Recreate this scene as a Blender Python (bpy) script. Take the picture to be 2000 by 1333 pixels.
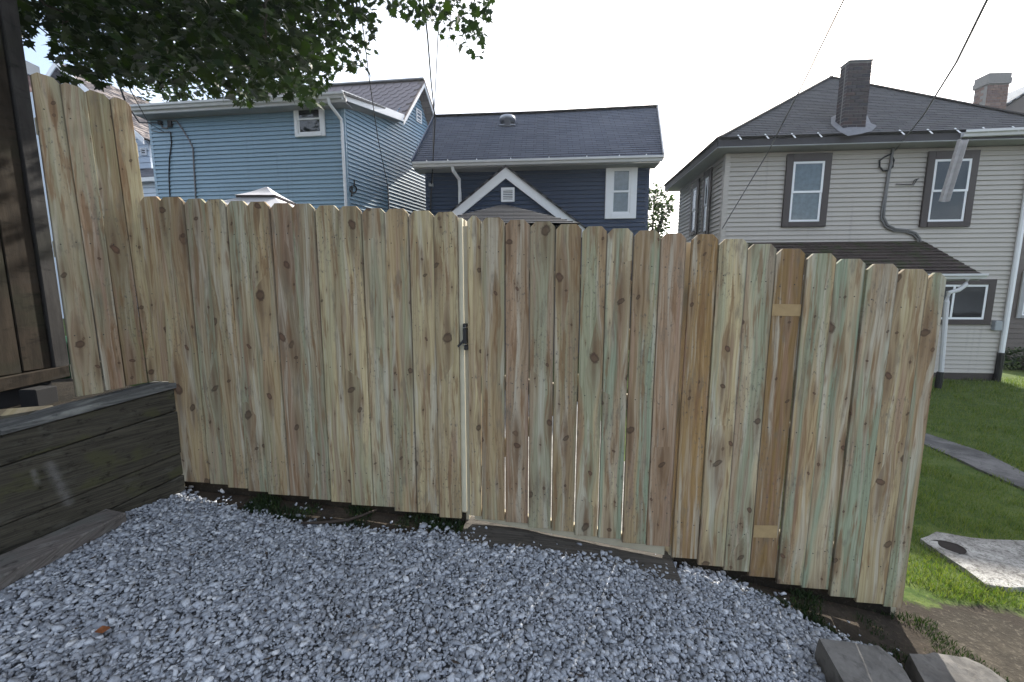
import bpy, bmesh, math, random
import numpy as np
from mathutils import Vector, Matrix, noise as mnoise

for o in list(bpy.data.objects): bpy.data.objects.remove(o)
S = bpy.context.scene
COL = S.collection
random.seed(7); RNG = np.random.default_rng(7)
R = math.radians

# ------------------------------------------------------------------ camera, sky, sun, exposure
EYE = 1.5; PITCH = R(7.1); FPX = 751.0
cam = bpy.data.cameras.new('camera'); cam_o = bpy.data.objects.new('camera', cam); COL.objects.link(cam_o)
cam_o.location = (0, 0, EYE); cam_o.rotation_euler = (R(90) - PITCH, 0, 0)
cam.sensor_width = 36.0; cam.lens = FPX / 2000 * 36; cam.clip_start = 0.05; cam.clip_end = 2000
S.camera = cam_o

SUN_AZ = R(28); SUN_EL = R(37)          # azimuth measured from +Y towards +X
W = bpy.data.worlds.new('World'); S.world = W; W.use_nodes = True
wn = W.node_tree.nodes; wl = W.node_tree.links; wn.clear()
sky = wn.new('ShaderNodeTexSky'); sky.sky_type = 'NISHITA'; sky.sun_disc = False
sky.sun_elevation = SUN_EL; sky.sun_rotation = SUN_AZ
sky.air_density = 1.0; sky.dust_density = 3.0; sky.ozone_density = 1.0
wbg = wn.new('ShaderNodeBackground'); wbg.inputs['Strength'].default_value = 0.15
wout = wn.new('ShaderNodeOutputWorld')
wtc = wn.new('ShaderNodeTexCoord'); wno = wn.new('ShaderNodeTexNoise'); wno.inputs['Scale'].default_value = 2.2
wno.inputs['Detail'].default_value = 6; wno.inputs['Roughness'].default_value = .55
wmap = wn.new('ShaderNodeMapping'); wmap.inputs['Scale'].default_value = (1, 1, 2.6)
wrp = wn.new('ShaderNodeValToRGB'); wrp.color_ramp.elements[0].position = .42; wrp.color_ramp.elements[1].position = .62
wrp.color_ramp.elements[0].color = (.10, .10, .10, 1); wrp.color_ramp.elements[1].color = (.85, .85, .85, 1)
wmx = wn.new('ShaderNodeMix'); wmx.data_type = 'RGBA'; wmx.inputs[7].default_value = (6.2, 6.5, 7.0, 1)
wl.new(wtc.outputs['Generated'], wmap.inputs['Vector']); wl.new(wmap.outputs[0], wno.inputs['Vector'])
wl.new(wno.outputs['Fac'], wrp.inputs[0]); wl.new(wrp.outputs[0], wmx.inputs[0])
wl.new(sky.outputs[0], wmx.inputs[6]); wl.new(wmx.outputs[2], wbg.inputs[0]); wl.new(wbg.outputs[0], wout.inputs[0])

sun = bpy.data.lights.new('sun', 'SUN'); sun.energy = 4.8; sun.angle = R(0.6); sun.color = (1, .95, .87)
sun_o = bpy.data.objects.new('sun', sun); COL.objects.link(sun_o)
SUN_DIR = Vector((math.sin(SUN_AZ) * math.cos(SUN_EL), math.cos(SUN_AZ) * math.cos(SUN_EL), math.sin(SUN_EL)))
sun_o.rotation_euler = SUN_DIR.to_track_quat('Z', 'Y').to_euler(); sun_o.location = (6, 8, 14)

S.view_settings.view_transform = 'Standard'; S.view_settings.look = 'None'
S.view_settings.exposure = 1.1; S.view_settings.gamma = 1.0; S.view_settings.use_curve_mapping = False
S.render.engine = 'CYCLES'
S.cycles.max_bounces = 5; S.cycles.diffuse_bounces = 3; S.cycles.glossy_bounces = 2; S.cycles.transmission_bounces = 3; S.cycles.transparent_max_bounces = 6

# ------------------------------------------------------------------ geometry helpers
CP, SP = math.cos(PITCH), math.sin(PITCH)
def ray(px, py):
    u = (px - 1000) / FPX; v = -(py - 666.5) / FPX
    return Vector((u, CP + v * SP, -SP + v * CP))
CAM = Vector((0, 0, EYE))
def at(px, py, Y):                       # the place in the yard seen at a photo point, Y metres ahead
    d = ray(px, py); return CAM + d * (Y / d.y)
def project(p):
    q = np.asarray(p) - np.array(CAM)
    dep = q[..., 1] * CP - q[..., 2] * SP
    v = q[..., 1] * SP + q[..., 2] * CP
    return 1000 + FPX * q[..., 0] / dep, 666.5 - FPX * v / dep, dep

class Frame:
    """a vertical plane: a runs along the wall, h is world height, d is outward"""
    def __init__(s, x, y, ax, ay):
        l = math.hypot(ax, ay); s.p = Vector((x, y, 0)); s.ax = Vector((ax / l, ay / l, 0)); s.n = Vector((ay / l, -ax / l, 0))
    def pt(s, a, h, d=0): return s.p + s.ax * a + s.n * d + Vector((0, 0, h))
    def off(s, d):
        q = s.p + s.n * d; return Frame(q.x, q.y, s.ax.x, s.ax.y)
    def px(s, px, py):
        r = ray(px, py); t = (s.p - CAM).dot(s.n) / r.dot(s.n); q = CAM + r * t
        return (q - s.p).dot(s.ax), q.z

GX = [-60, -12, -5, -3, -2.1, -1.0, 0, .6, 1.2, 1.7, 2.2, 3.4, 5.7, 12, 60]
GZ = [.9, .7, .42, .20, .135, .075, 0.0, -.075, -.185, -.28, -.375, -.46, -.55, -.68, -.9]
def ground(x, y=0): return float(np.interp(x, GX, GZ))

WM = {}
def link(ob, parent, M):
    COL.objects.link(ob)
    if parent is not None:
        ob.parent = parent; ob.matrix_basis = WM[parent].inverted() @ M
    else: ob.matrix_basis = M
    WM[ob] = M
    return ob
def thing(name, label, cat, loc, group=None):
    e = bpy.data.objects.new(name, None); e.empty_display_size = .2
    link(e, None, Matrix.Translation(Vector(loc))); e['label'] = label; e['category'] = cat
    if group: e['group'] = group
    return e
def tag(o, label=None, cat=None, group=None, kind=None):
    if label: o['label'] = label
    if cat: o['category'] = cat
    if group: o['group'] = group
    if kind: o['kind'] = kind
    return o
class MB:
    def __init__(s): s.v = []; s.f = []
    def add(s, vs, fs):
        b = len(s.v); s.v += [Vector(v) for v in vs]; s.f += [tuple(i + b for i in f) for f in fs]; return s
    def quad(s, a, b, c, d): return s.add([a, b, c, d], [(0, 1, 2, 3)])
    def box8(s, p): # p: 4 bottom, 4 top
        return s.add(p, [(3, 2, 1, 0), (4, 5, 6, 7), (0, 1, 5, 4), (1, 2, 6, 5), (2, 3, 7, 6), (3, 0, 4, 7)])
    def box(s, c, x, y, z): # centre, half vectors
        c, x, y, z = Vector(c), Vector(x), Vector(y), Vector(z)
        return s.box8([c - x - y - z, c + x - y - z, c + x + y - z, c - x + y - z, c - x - y + z, c + x - y + z, c + x + y + z, c - x + y + z])
    def fbox(s, F, a0, a1, h0, h1, d0, d1):
        return s.box8([F.pt(a0, h0, d1), F.pt(a1, h0, d1), F.pt(a1, h0, d0), F.pt(a0, h0, d0), F.pt(a0, h1, d1), F.pt(a1, h1, d1), F.pt(a1, h1, d0), F.pt(a0, h1, d0)])
    def prism(s, ring, off): # ring of points, extruded by vector
        n = len(ring); off = Vector(off); vs = [Vector(p) for p in ring] + [Vector(p) + off for p in ring]
        return s.add(vs, [tuple(range(n))[::-1], tuple(range(n, 2 * n))] + [(i, (i + 1) % n, n + (i + 1) % n, n + i) for i in range(n)])
    def bar(s, p, q, w, t, up=(0, 0, 1)):
        p, q = Vector(p), Vector(q); d = (q - p).normalized(); up = Vector(up)
        x = d.cross(up).normalized(); y = x.cross(d).normalized()
        return s.box((p + q) / 2, (q - p) / 2, x * w / 2, y * t / 2)
    def tube(s, pts, r, n=7, cap=True):
        pts = [Vector(p) for p in pts]; rr = r if hasattr(r, '__len__') else [r] * len(pts)
        vs = []; fs = []
        for i, p in enumerate(pts):
            d = (pts[min(i + 1, len(pts) - 1)] - pts[max(i - 1, 0)]).normalized()
            x = d.cross(Vector((0.13, 0.21, 1)) if abs(d.z) < .95 else Vector((1, 0.1, 0))).normalized(); y = d.cross(x)
            for k in range(n):
                a = 2 * math.pi * k / n; vs.append(p + (x * math.cos(a) + y * math.sin(a)) * rr[i])
        for i in range(len(pts) - 1):
            for k in range(n): fs.append((i * n + k, i * n + (k + 1) % n, (i + 1) * n + (k + 1) % n, (i + 1) * n + k))
        if cap: fs += [tuple(range(n))[::-1], tuple(range((len(pts) - 1) * n, len(pts) * n))]
        return s.add(vs, fs)
    def lathe(s, c, prof, n=16):
        c = Vector(c); vs = []; fs = []
        for r, z in prof:
            for k in range(n): vs.append(c + Vector((r * math.cos(2 * math.pi * k / n), r * math.sin(2 * math.pi * k / n), z)))
        for i in range(len(prof) - 1):
            for k in range(n): fs.append((i * n + k, i * n + (k + 1) % n, (i + 1) * n + (k + 1) % n, (i + 1) * n + k))
        fs += [tuple(range(n))[::-1], tuple(range((len(prof) - 1) * n, len(prof) * n))]
        return s.add(vs, fs)
    def build(s, name, mat, parent=None, origin=None, smooth=False, M=None, bevel=0):
        if M is None:
            o = Vector(origin) if origin is not None else sum(s.v, Vector()) / len(s.v); M = Matrix.Translation(o)
            vs = [v - o for v in s.v]
        else: vs = s.v
        me = bpy.data.meshes.new(name); me.from_pydata([tuple(v) for v in vs], [], s.f)
        bm = bmesh.new(); bm.from_mesh(me); bmesh.ops.recalc_face_normals(bm, faces=bm.faces)
        if bevel: bmesh.ops.bevel(bm, geom=bm.edges[:], offset=bevel, segments=1, affect='EDGES', clamp_overlap=True)
        bm.to_mesh(me); bm.free()
        me.materials.append(mat)
        if smooth: me.polygons.foreach_set('use_smooth', [True] * len(me.polygons))
        return link(bpy.data.objects.new(name, me), parent, M)
def np_mesh(name, V, F, mat, parent=None, smooth=False):
    me = bpy.data.meshes.new(name); V = np.asarray(V, dtype=np.float32); F = np.asarray(F, dtype=np.int32); k = F.shape[1]
    me.vertices.add(len(V)); me.vertices.foreach_set('co', V.ravel())
    me.loops.add(F.size); me.loops.foreach_set('vertex_index', F.ravel())
    me.polygons.add(len(F)); me.polygons.foreach_set('loop_start', np.arange(0, F.size, k, dtype=np.int32))
    if smooth: me.polygons.foreach_set('use_smooth', np.ones(len(F), dtype=bool))
    me.update(calc_edges=True); me.materials.append(mat)
    return link(bpy.data.objects.new(name, me), parent, Matrix.Identity(4))

# ------------------------------------------------------------------ material helpers
class N:
    def __init__(s, name):
        s.m = bpy.data.materials.new(name); s.m.use_nodes = True; s.t = s.m.node_tree; s.t.nodes.clear()
        s.out = s.t.nodes.new('ShaderNodeOutputMaterial')
    def n(s, t, **kw):
        x = s.t.nodes.new(t)
        for k, v in kw.items(): setattr(x, k, v)
        return x
    def lk(s, a, b): s.t.links.new(a, b)
    def put(s, sock, v):
        if isinstance(v, bpy.types.NodeSocket): s.lk(v, sock)
        elif v is not None:
            if sock.type == 'RGBA' and len(v) == 3: v = (*v, 1)
            sock.default_value = v
    def co(s, kind='Object'): return s.n('ShaderNodeTexCoord').outputs[kind]
    def oi(s, k): return s.n('ShaderNodeObjectInfo').outputs[k]
    def geo(s, k): return s.n('ShaderNodeNewGeometry').outputs[k]
    def sep(s, v):
        x = s.n('ShaderNodeSeparateXYZ'); s.lk(v, x.inputs[0]); return x.outputs[0], x.outputs[1], x.outputs[2]
    def xyz(s, x=0, y=0, z=0):
        c = s.n('ShaderNodeCombineXYZ')
        for i, v in enumerate((x, y, z)): s.put(c.inputs[i], v)
        return c.outputs[0]
    def ma(s, op, a, b=None, c=None, clamp=False):
        x = s.n('ShaderNodeMath', operation=op, use_clamp=clamp)
        for i, v in enumerate((a, b, c)):
            if v is not None: s.put(x.inputs[i], v)
        return x.outputs[0]
    def mul(s, a, b): return s.ma('MULTIPLY', a, b)
    def addm(s, a, b): return s.ma('ADD', a, b)
    def vm(s, op, a, b):
        x = s.n('ShaderNodeVectorMath', operation=op); s.put(x.inputs[0], a); s.put(x.inputs[1], b); return x.outputs[0]
    def noise(s, v, sc=5, det=3, ro=.55, out='Fac', dist=0):
        x = s.n('ShaderNodeTexNoise'); s.put(x.inputs['Vector'], v); x.inputs['Scale'].default_value = sc; x.inputs['Detail'].default_value = det
        x.inputs['Roughness'].default_value = ro; x.inputs['Distortion'].default_value = dist; return x.outputs[out]
    def n2(s, u, w, seed, det=2, ro=.55):
        x = s.n('ShaderNodeTexNoise', noise_dimensions='2D'); s.lk(s.xyz(s.addm(u, seed), s.addm(w, s.mul(seed, 1.37)), 0), x.inputs['Vector']); x.inputs['Scale'].default_value = 1
        x.inputs['Detail'].default_value = det; x.inputs['Roughness'].default_value = ro; return x.outputs['Fac']
    def step(s, v, a, b, lo=0, hi=1, smooth=True):
        x = s.n('ShaderNodeMapRange', interpolation_type='SMOOTHSTEP' if smooth else 'LINEAR')
        for i, w in enumerate((v, a, b, lo, hi)): s.put(x.inputs[i], w)
        return x.outputs[0]
    def mix(s, f, a, b, mode='MIX'):
        x = s.n('ShaderNodeMix', data_type='RGBA', blend_type=mode); s.put(x.inputs[0], f); s.put(x.inputs[6], a); s.put(x.inputs[7], b); return x.outputs[2]
    def ramp(s, f, *stops):
        x = s.n('ShaderNodeValToRGB'); s.put(x.inputs[0], f); cr = x.color_ramp
        while len(cr.elements) < len(stops): cr.elements.new(.5)
        for e, (p, c) in zip(cr.elements, stops): e.position = p; e.color = (*c, 1) if len(c) == 3 else c
        return x.outputs[0]
    def bump(s, h, st=.3, dist=.01):
        x = s.n('ShaderNodeBump'); x.inputs['Strength'].default_value = st; x.inputs['Distance'].default_value = dist; s.lk(h, x.inputs['Height']); return x.outputs[0]
    def bsdf(s, col, rough=.7, normal=None, spec=.3, metal=0, extra=None):
        b = s.n('ShaderNodeBsdfPrincipled'); s.put(b.inputs['Base Color'], col); s.put(b.inputs['Roughness'], rough)
        b.inputs['Specular IOR Level'].default_value = spec; b.inputs['Metallic'].default_value = metal
        if normal: s.lk(normal, b.inputs['Normal'])
        s.lk(b.outputs[0], s.out.inputs[0]); return b

def m_plain(name, col, rough=.6, var=.12, scale=6, spec=.3, metal=0, bump=0):
    k = N(name); c = k.co(); f = k.noise(c, scale, 5)
    k2 = k.mix(f, tuple(x * (1 - var) for x in col), tuple(min(1, x * (1 + var)) for x in col))
    k.bsdf(k2, rough, k.bump(f, bump, .004) if bump else None, spec, metal); return k.m

def m_pine(name='pressure_treated_pine'):
    k = N(name); x, y, z = k.sep(k.co()); r = k.oi('Random'); sd = k.mul(r, 61.7)
    base = k.oi('Color'); green = k.oi('Alpha')
    wob = k.n2(k.mul(x, 5), k.mul(z, .9), sd, 2)
    wx = k.addm(x, k.mul(k.ma('SUBTRACT', wob, .5), .038))
    masks = []; flow = None
    # three scatters of knots: pin knots, round knots, and rows of spike knots
    for i, (cx, cz, thr, r0, r1, asp) in enumerate(((.06, .40, .66, .0025, .006, .7), (.12, .50, .42, .006, .025, .8), (.13, .62, .55, .007, .020, 1.9))):
        v = k.n('ShaderNodeTexVoronoi', voronoi_dimensions='2D', feature='F1'); v.inputs['Scale'].default_value = 1
        vx = k.addm(k.ma('DIVIDE', x, cx), k.mul(sd, 3.0 + i)); vz = k.addm(k.ma('DIVIDE', z, cz), k.mul(sd, 7.0 + 2 * i))
        k.lk(k.xyz(vx, vz, 0), v.inputs['Vector'])
        px, pz, _ = k.sep(v.outputs['Position']); cr, cg, cb = k.sep(v.outputs['Color'])
        dx = k.mul(k.ma('SUBTRACT', vx, px), cx); dz = k.mul(k.ma('SUBTRACT', vz, pz), cz)
        on = k.ma('GREATER_THAN', cr, thr)
        rad = k.addm(r0, k.mul(k.mul(cg, cg), r1))
        wn_ = k.n2(k.mul(x, 55), k.mul(z, 55), sd, 3)
        tz = k.addm(dz, k.mul(dx, k.mul(k.ma('SUBTRACT', cb, .5), 1.4)))
        d = k.ma('SQRT', k.addm(k.mul(dx, dx), k.mul(k.mul(tz, tz), asp)))
        d = k.mul(d, k.addm(.60, k.mul(wn_, .8)))
        core = k.mul(on, k.step(d, k.mul(rad, 1.25), k.mul(rad, .75)))
        rim = k.mul(core, k.step(d, k.mul(rad, .35), k.mul(rad, .95)))
        halo = k.mul(on, k.step(k.ma('SQRT', k.addm(k.mul(dx, dx), k.mul(k.mul(dz, dz), .06))), k.mul(rad, 3.6), k.mul(rad, .6)))
        tail = k.mul(on, k.step(k.ma('SQRT', k.addm(k.mul(k.mul(dx, dx), 9), k.mul(k.mul(dz, dz), .05))), k.mul(rad, 2.4), k.mul(rad, .6)))
        fl = k.mul(k.mul(dx, halo), -.66)
        flow = fl if flow is None else k.addm(flow, fl)
        masks.append((core, rim, halo, tail, cb))
    gx = k.addm(wx, flow)
    band = k.n2(k.mul(gx, 15), k.mul(z, .5), sd, 3, .5)
    cath = k.ma('SINE', k.addm(k.mul(gx, 300), k.mul(k.n2(k.mul(gx, 9), k.mul(z, 1.0), k.addm(sd, 9), 2), 30)))
    streak = k.n2(k.mul(gx, 46), k.mul(z, 1.1), sd, 5, .68)
    fine = k.n2(k.mul(gx, 300), k.mul(z, 7), sd, 3, .6)
    hue = k.n2(k.mul(gx, 12), k.mul(z, .7), k.addm(sd, 31), 2)
    hue2 = k.n2(k.mul(gx, 15), k.mul(z, .8), k.addm(sd, 77), 3)
    c = k.mix(k.step(band, .42, .58), base, k.mix(.50, base, (.235, .16, .10)))          # sapwood to heartwood
    c = k.mix(k.mul(k.step(hue, .42, .60), k.mul(green, .85)), c, (.235, .305, .215))     # copper green
    c = k.mix(k.mul(k.step(hue2, .56, .68), .45), c, (.30, .19, .145))                    # pink
    c = k.mix(k.mul(k.step(hue2, .44, .34), .60), c, (.47, .445, .36))                    # pale edge
    c = k.mix(k.step(cath, .1, 1.0, 0, .34), c, k.mix(1, c, (.62, .54, .44), 'MULTIPLY'))
    c = k.mix(k.step(streak, .52, .70, 0, .50), c, k.mix(1, c, (.50, .43, .36), 'MULTIPLY'))
    c = k.mix(k.step(streak, .46, .32, 0, .30), c, (.50, .455, .36))
    c = k.mix(k.step(fine, .5, .75, 0, .30), c, k.mix(1, c, (.55, .5, .45), 'MULTIPLY'))
    dirt = k.n2(k.mul(x, 15), k.mul(z, 3.5), k.addm(sd, 13), 6, .68)
    c = k.mix(k.step(dirt, .55, .72, 0, .55), c, (.15, .13, .10))
    mould = k.n2(k.mul(x, 70), k.mul(z, 34), k.addm(sd, 43), 4, .7)
    zone = k.n2(k.mul(x, 4), k.mul(z, 1.8), k.addm(sd, 53), 3)
    c = k.mix(k.mul(k.step(mould, .56, .70, 0, .7), k.step(zone, .48, .62)), c, (.085, .082, .076))
    rust = k.n2(k.mul(gx, 26), k.mul(z, 2.2), k.addm(sd, 63), 4, .6)
    c = k.mix(k.step(rust, .56, .68, 0, .65), c, (.19, .105, .05))
    for core, rim, halo, tail, cb in masks:
        c = k.mix(k.mul(halo, .42), c, (.20, .135, .08))
        c = k.mix(k.mul(tail, .55), c, (.12, .075, .045))
        kc = k.mix(cb, (.040, .026, .018), (.15, .085, .055))
        c = k.mix(k.mul(core, k.addm(.45, k.mul(cb, .45))), c, kc); c = k.mix(k.mul(rim, k.addm(.35, k.mul(wn_, .6))), c, (.045, .030, .022))
    gnx = k.sep(k.co('Generated'))[0]; c = k.mix(k.step(k.ma('ABSOLUTE', k.ma('SUBTRACT', gnx, .5)), .44, .49, 0, .62), c, (.09, .076, .058))                       # joint shade painted along both board edges
    hgt = k.addm(k.mul(streak, -.6), k.mul(fine, -.3))
    k.bsdf(c, .80, k.bump(hgt, .4, .004), .2); return k.m

def m_oldwood(name, c0, c1, moss, grey, axis='z', smears=()):
    k = N(name); x, y, z = k.sep(k.co()); sd = k.mul(k.oi('Random'), 47.3)
    u, w = (x, z) if axis == 'z' else (z, x)
    if axis == 'a': u, w = z, k.addm(x, y)
    if axis == 's': u, w = k.addm(k.addm(y, k.mul(x, .11)), z), x
    if axis == 'w': u, w = k.addm(k.addm(k.mul(x, .895), k.mul(y, -.446)), z), k.addm(k.mul(x, .446), k.mul(y, .895))
    g = k.n2(k.mul(u, 90), k.mul(w, 2.5), sd, 5, .65)
    b = k.n2(k.mul(u, 7), k.mul(w, 3), k.addm(sd, 5), 4)
    c = k.mix(k.step(g, .25, .75, smooth=False), tuple(q * .9 for q in c0), tuple(q * 1.2 for q in c1))
    c = k.mix(k.step(b, .52, .68, 0, .75), c, moss)
    b2 = k.n2(k.mul(u, 14), k.mul(w, 4), k.addm(sd, 19), 5, .7)
    c = k.mix(k.step(b2, .56, .72, 0, .6), c, grey)
    b3 = k.n2(k.mul(u, 26), k.mul(w, 12), k.addm(sd, 29), 5, .7)
    c = k.mix(k.step(b3, .55, .75, 0, .75), c, tuple(q * .35 for q in c0))
    for p0, p1, wd in smears:                             # pale scuffs rubbed onto the wood
        P = k.geo('Position'); d = Vector(p1) - Vector(p0); L = d.length; d.normalize()
        rel = k.vm('SUBTRACT', P, tuple(p0)); dt = k.n('ShaderNodeVectorMath', operation='DOT_PRODUCT'); k.lk(rel, dt.inputs[0]); dt.inputs[1].default_value = d
        t = k.ma('MINIMUM', k.ma('MAXIMUM', dt.outputs['Value'], 0.0), L); sc = k.n('ShaderNodeVectorMath', operation='SCALE'); sc.inputs[0].default_value = d; k.lk(t, sc.inputs['Scale'])
        ln = k.n('ShaderNodeVectorMath', operation='LENGTH'); k.lk(k.vm('SUBTRACT', rel, sc.outputs[0]), ln.inputs[0])
        nz = k.noise(P, 34, 5, .75); c = k.mix(k.mul(k.step(ln.outputs['Value'], wd * 1.6, 0, 0, .32), k.step(nz, .25, .6)), c, (.27, .26, .25))
    k.bsdf(c, .85, k.bump(g, .6, .006), .2); return k.m

def m_siding(name, col, rough=.45):
    k = N(name); g = k.geo('Position'); sd = k.mul(k.oi('Random'), 3)
    x, y, z = k.sep(g)
    f = k.noise(k.xyz(k.mul(x, 1.2), k.mul(y, 1.2), k.addm(k.mul(z, 1.2), sd)), 1, 4)
    gr = k.noise(k.xyz(k.mul(x, 3), k.mul(y, 3), k.mul(z, 120)), 1, 3)
    st = k.noise(k.xyz(k.mul(x, 9), k.mul(y, 9), k.mul(z, .5)), 1, 4)
    c = k.mix(f, tuple(q * .88 for q in col), tuple(min(1, q * 1.10) for q in col))
    c = k.mix(k.step(st, .55, .78, 0, .30), c, tuple(q * .55 for q in col))
    k.bsdf(c, rough, k.bump(gr, .12, .003), .35); return k.m

def m_shingle(name, c0, c1, moss=None, brick=(.3, .13), scale=1.0):
    """c0..c1 random by piece; the pieces follow the slope: brick texture on slope coordinates stored as UV"""
    k = N(name); uv = k.n('ShaderNodeUVMap').outputs[0]
    b = k.n('ShaderNodeTexBrick'); k.lk(uv, b.inputs['Vector']); b.inputs['Scale'].default_value = 1
    b.inputs['Brick Width'].default_value = brick[0]; b.inputs['Row Height'].default_value = brick[1]; b.inputs['Mortar Size'].default_value = .004
    b.inputs['Color1'].default_value = (0, 0, 0, 1); b.inputs['Color2'].default_value = (1, 1, 1, 1); b.inputs['Mortar'].default_value = (0, 0, 0, 1)
    b.offset = .37
    f = k.sep(b.outputs['Color'])[0]
    ns = k.noise(uv, 2.2, 4); gr = k.noise(uv, 160, 2)
    c = k.mix(k.addm(k.mul(f, .65), k.mul(ns, .35)), c0, c1)
    c = k.mix(k.mul(gr, .5), c, tuple(q * 1.6 for q in c1))
    c = k.mix(b.outputs['Fac'], c, tuple(q * .35 for q in c0))
    if moss:
        mn = k.noise(uv, 3.2, 6, .7); c = k.mix(k.step(mn, .50, .60, 0, .6), c, moss)
        mn2 = k.noise(uv, 9, 5, .7); c = k.mix(k.step(mn2, .62, .70, 0, .8), c, (.10, .055, .045))
    k.bsdf(c, .9, k.bump(gr, .5, .004), .2); return k.m

def m_glass(name, tint=(.012, .016, .022)):
    k = N(name); x, y, z = k.sep(k.geo('Position'))
    wv = k.noise(k.xyz(k.mul(x, 1.5), k.mul(y, 1.5), k.mul(z, 1.5)), 1, 2)
    gl = k.n('ShaderNodeBsdfGlossy'); gl.inputs['Roughness'].default_value = .04; gl.inputs['Color'].default_value = (.85, .9, .95, 1)
    k.lk(k.bump(wv, .08, .05), gl.inputs['Normal'])
    tr = k.n('ShaderNodeBsdfTransparent'); tr.inputs[0].default_value = (.55, .62, .66, 1)
    lw = k.n('ShaderNodeLayerWeight'); lw.inputs[0].default_value = .5
    fc = k.addm(.055, k.mul(k.ma('POWER', lw.outputs['Facing'], 4), .75))
    ms = k.n('ShaderNodeMixShader'); k.lk(fc, ms.inputs[0]); k.lk(tr.outputs[0], ms.inputs[1]); k.lk(gl.outputs[0], ms.inputs[2])
    k.lk(ms.outputs[0], k.out.inputs[0]); return k.m

def m_leaf(name, c0, c1, tl=.35):
    k = N(name); rn = k.geo('Random Per Island'); c = k.mix(rn, c0, c1)
    d = k.n('ShaderNodeBsdfPrincipled'); k.lk(c, d.inputs['Base Color']); d.inputs['Roughness'].default_value = .55; d.inputs['Specular IOR Level'].default_value = .3
    t = k.n('ShaderNodeBsdfTranslucent'); k.lk(k.mix(1, c, (1.5, 1.7, .5), 'MULTIPLY'), t.inputs[0])
    ms = k.n('ShaderNodeMixShader'); ms.inputs[0].default_value = tl; k.lk(d.outputs[0], ms.inputs[1]); k.lk(t.outputs[0], ms.inputs[2]); k.lk(ms.outputs[0], k.out.inputs[0])
    return k.m

def m_stone():
    k = N('crushed_limestone'); rn = k.geo('Random Per Island'); p = k.geo('Position')
    c = k.ramp(rn, (0, (.20, .212, .232)), (.25, (.30, .318, .35)), (.7, (.41, .432, .468)), (.95, (.52, .54, .57)), (1, (.66, .67, .68)))
    n1 = k.noise(p, 90, 4, .65); n2 = k.noise(p, 1.6, 4)
    c = k.mix(k.step(n1, .45, .7, 0, .35), c, (.09, .09, .095))
    c = k.mix(k.step(n1, .42, .25, 0, .3), c, (.55, .56, .58))
    c = k.mix(k.step(n2, .55, .72, 0, .35), c, (.13, .12, .11))
    k.bsdf(c, .85, k.bump(n1, .4, .004), .25); return k.m

def m_soil(name, c0, c1, c2, sc=1.0):
    k = N(name); p = k.geo('Position'); a = k.noise(p, 3 * sc, 6, .65); b = k.noise(p, 45 * sc, 4, .7)
    c = k.mix(k.step(a, .4, .65), c0, c1); c = k.mix(k.step(b, .52, .72, 0, .8), c, c2)
    c = k.mix(k.step(b, .45, .3, 0, .5), c, tuple(q * .5 for q in c0))
    k.bsdf(c, .95, k.bump(k.addm(a, k.mul(b, .4)), .8, .02), .15); return k.m

def m_ground():
    k = N('yard_ground'); p = k.geo('Position'); a = k.noise(p, 3, 6, .65); b = k.noise(p, 45, 4, .7); e = k.noise(p, 5, 5, .7)
    def at_(n): q = k.n('ShaderNodeAttribute'); q.attribute_name = n; return q.outputs['Fac']
    c = k.mix(k.step(a, .4, .65), (.034, .028, .022), (.060, .048, .036)); c = k.mix(k.step(b, .54, .74, 0, .7), c, (.115, .095, .072))
    t = k.mix(k.step(a, .4, .65), (.036, .031, .024), (.062, .053, .040)); t = k.mix(k.step(b, .5, .72, 0, .8), t, (.11, .096, .076)); t = k.mix(k.step(b, .45, .3, 0, .6), t, (.03, .025, .02))
    g = k.mix(k.step(e, .4, .6), (.045, .075, .018), (.085, .115, .032)); g = k.mix(k.step(b, .52, .72, 0, .7), g, (.13, .135, .055)); g = k.mix(k.step(b, .46, .3, 0, .6), g, (.018, .03, .01))
    j = k.mul(k.ma('SUBTRACT', e, .5), 1.5)
    c = k.mix(k.step(k.addm(at_('bare'), j), .35, .65), c, t); c = k.mix(k.step(k.addm(at_('lawn'), j), .35, .65), c, g)
    k.bsdf(c, .95, k.bump(k.addm(a, k.mul(b, .4)), .8, .02), .12); return k.m

def m_concrete(name, col, rough=.85, crack=.2):
    k = N(name); p = k.geo('Position'); a = k.noise(p, 2.5, 6, .65); b = k.noise(p, 30, 5, .7)
    c = k.mix(k.step(a, .35, .65), tuple(q * .6 for q in col), tuple(min(.85, q * 1.25) for q in col)); c = k.mix(k.step(b, .52, .75, 0, .7), c, tuple(q * .45 for q in col)); e = k.noise(p, 9, 6, .7); c = k.mix(k.step(e, .5, .68, 0, .75), c, tuple(q * .5 for q in col)); c = k.mix(k.step(e, .45, .3, 0, .4), c, tuple(min(.8, q * 1.5) for q in col))
    v = k.n('ShaderNodeTexVoronoi', feature='DISTANCE_TO_EDGE'); v.inputs['Scale'].default_value = 1.3; k.lk(k.vm('ADD', p, k.noise(p, 4, 3, out='Color')), v.inputs['Vector'])
    c = k.mix(k.step(v.outputs['Distance'], .012, .0, 0, crack), c, tuple(q * .2 for q in col))
    k.bsdf(c, rough, k.bump(b, .5, .006), .2); return k.m

def m_slab():
    k = N('rough_pale_concrete'); p = k.geo('Position'); a = k.noise(p, 3.5, 6, .7); b = k.noise(p, 22, 6, .75); e = k.noise(p, 70, 3, .7)
    c = k.mix(k.step(a, .38, .62), (.27, .26, .24), (.44, .43, .40)); c = k.mix(k.step(b, .48, .62, 0, .8), c, (.11, .10, .09)); c = k.mix(k.step(e, .5, .7, 0, .7), c, (.09, .085, .075)); c = k.mix(k.step(b, .44, .3, 0, .6), c, (.45, .44, .41))
    k.bsdf(c, .95, k.bump(k.addm(b, k.mul(e, .5)), 1, .02), .15); return k.m

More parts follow.
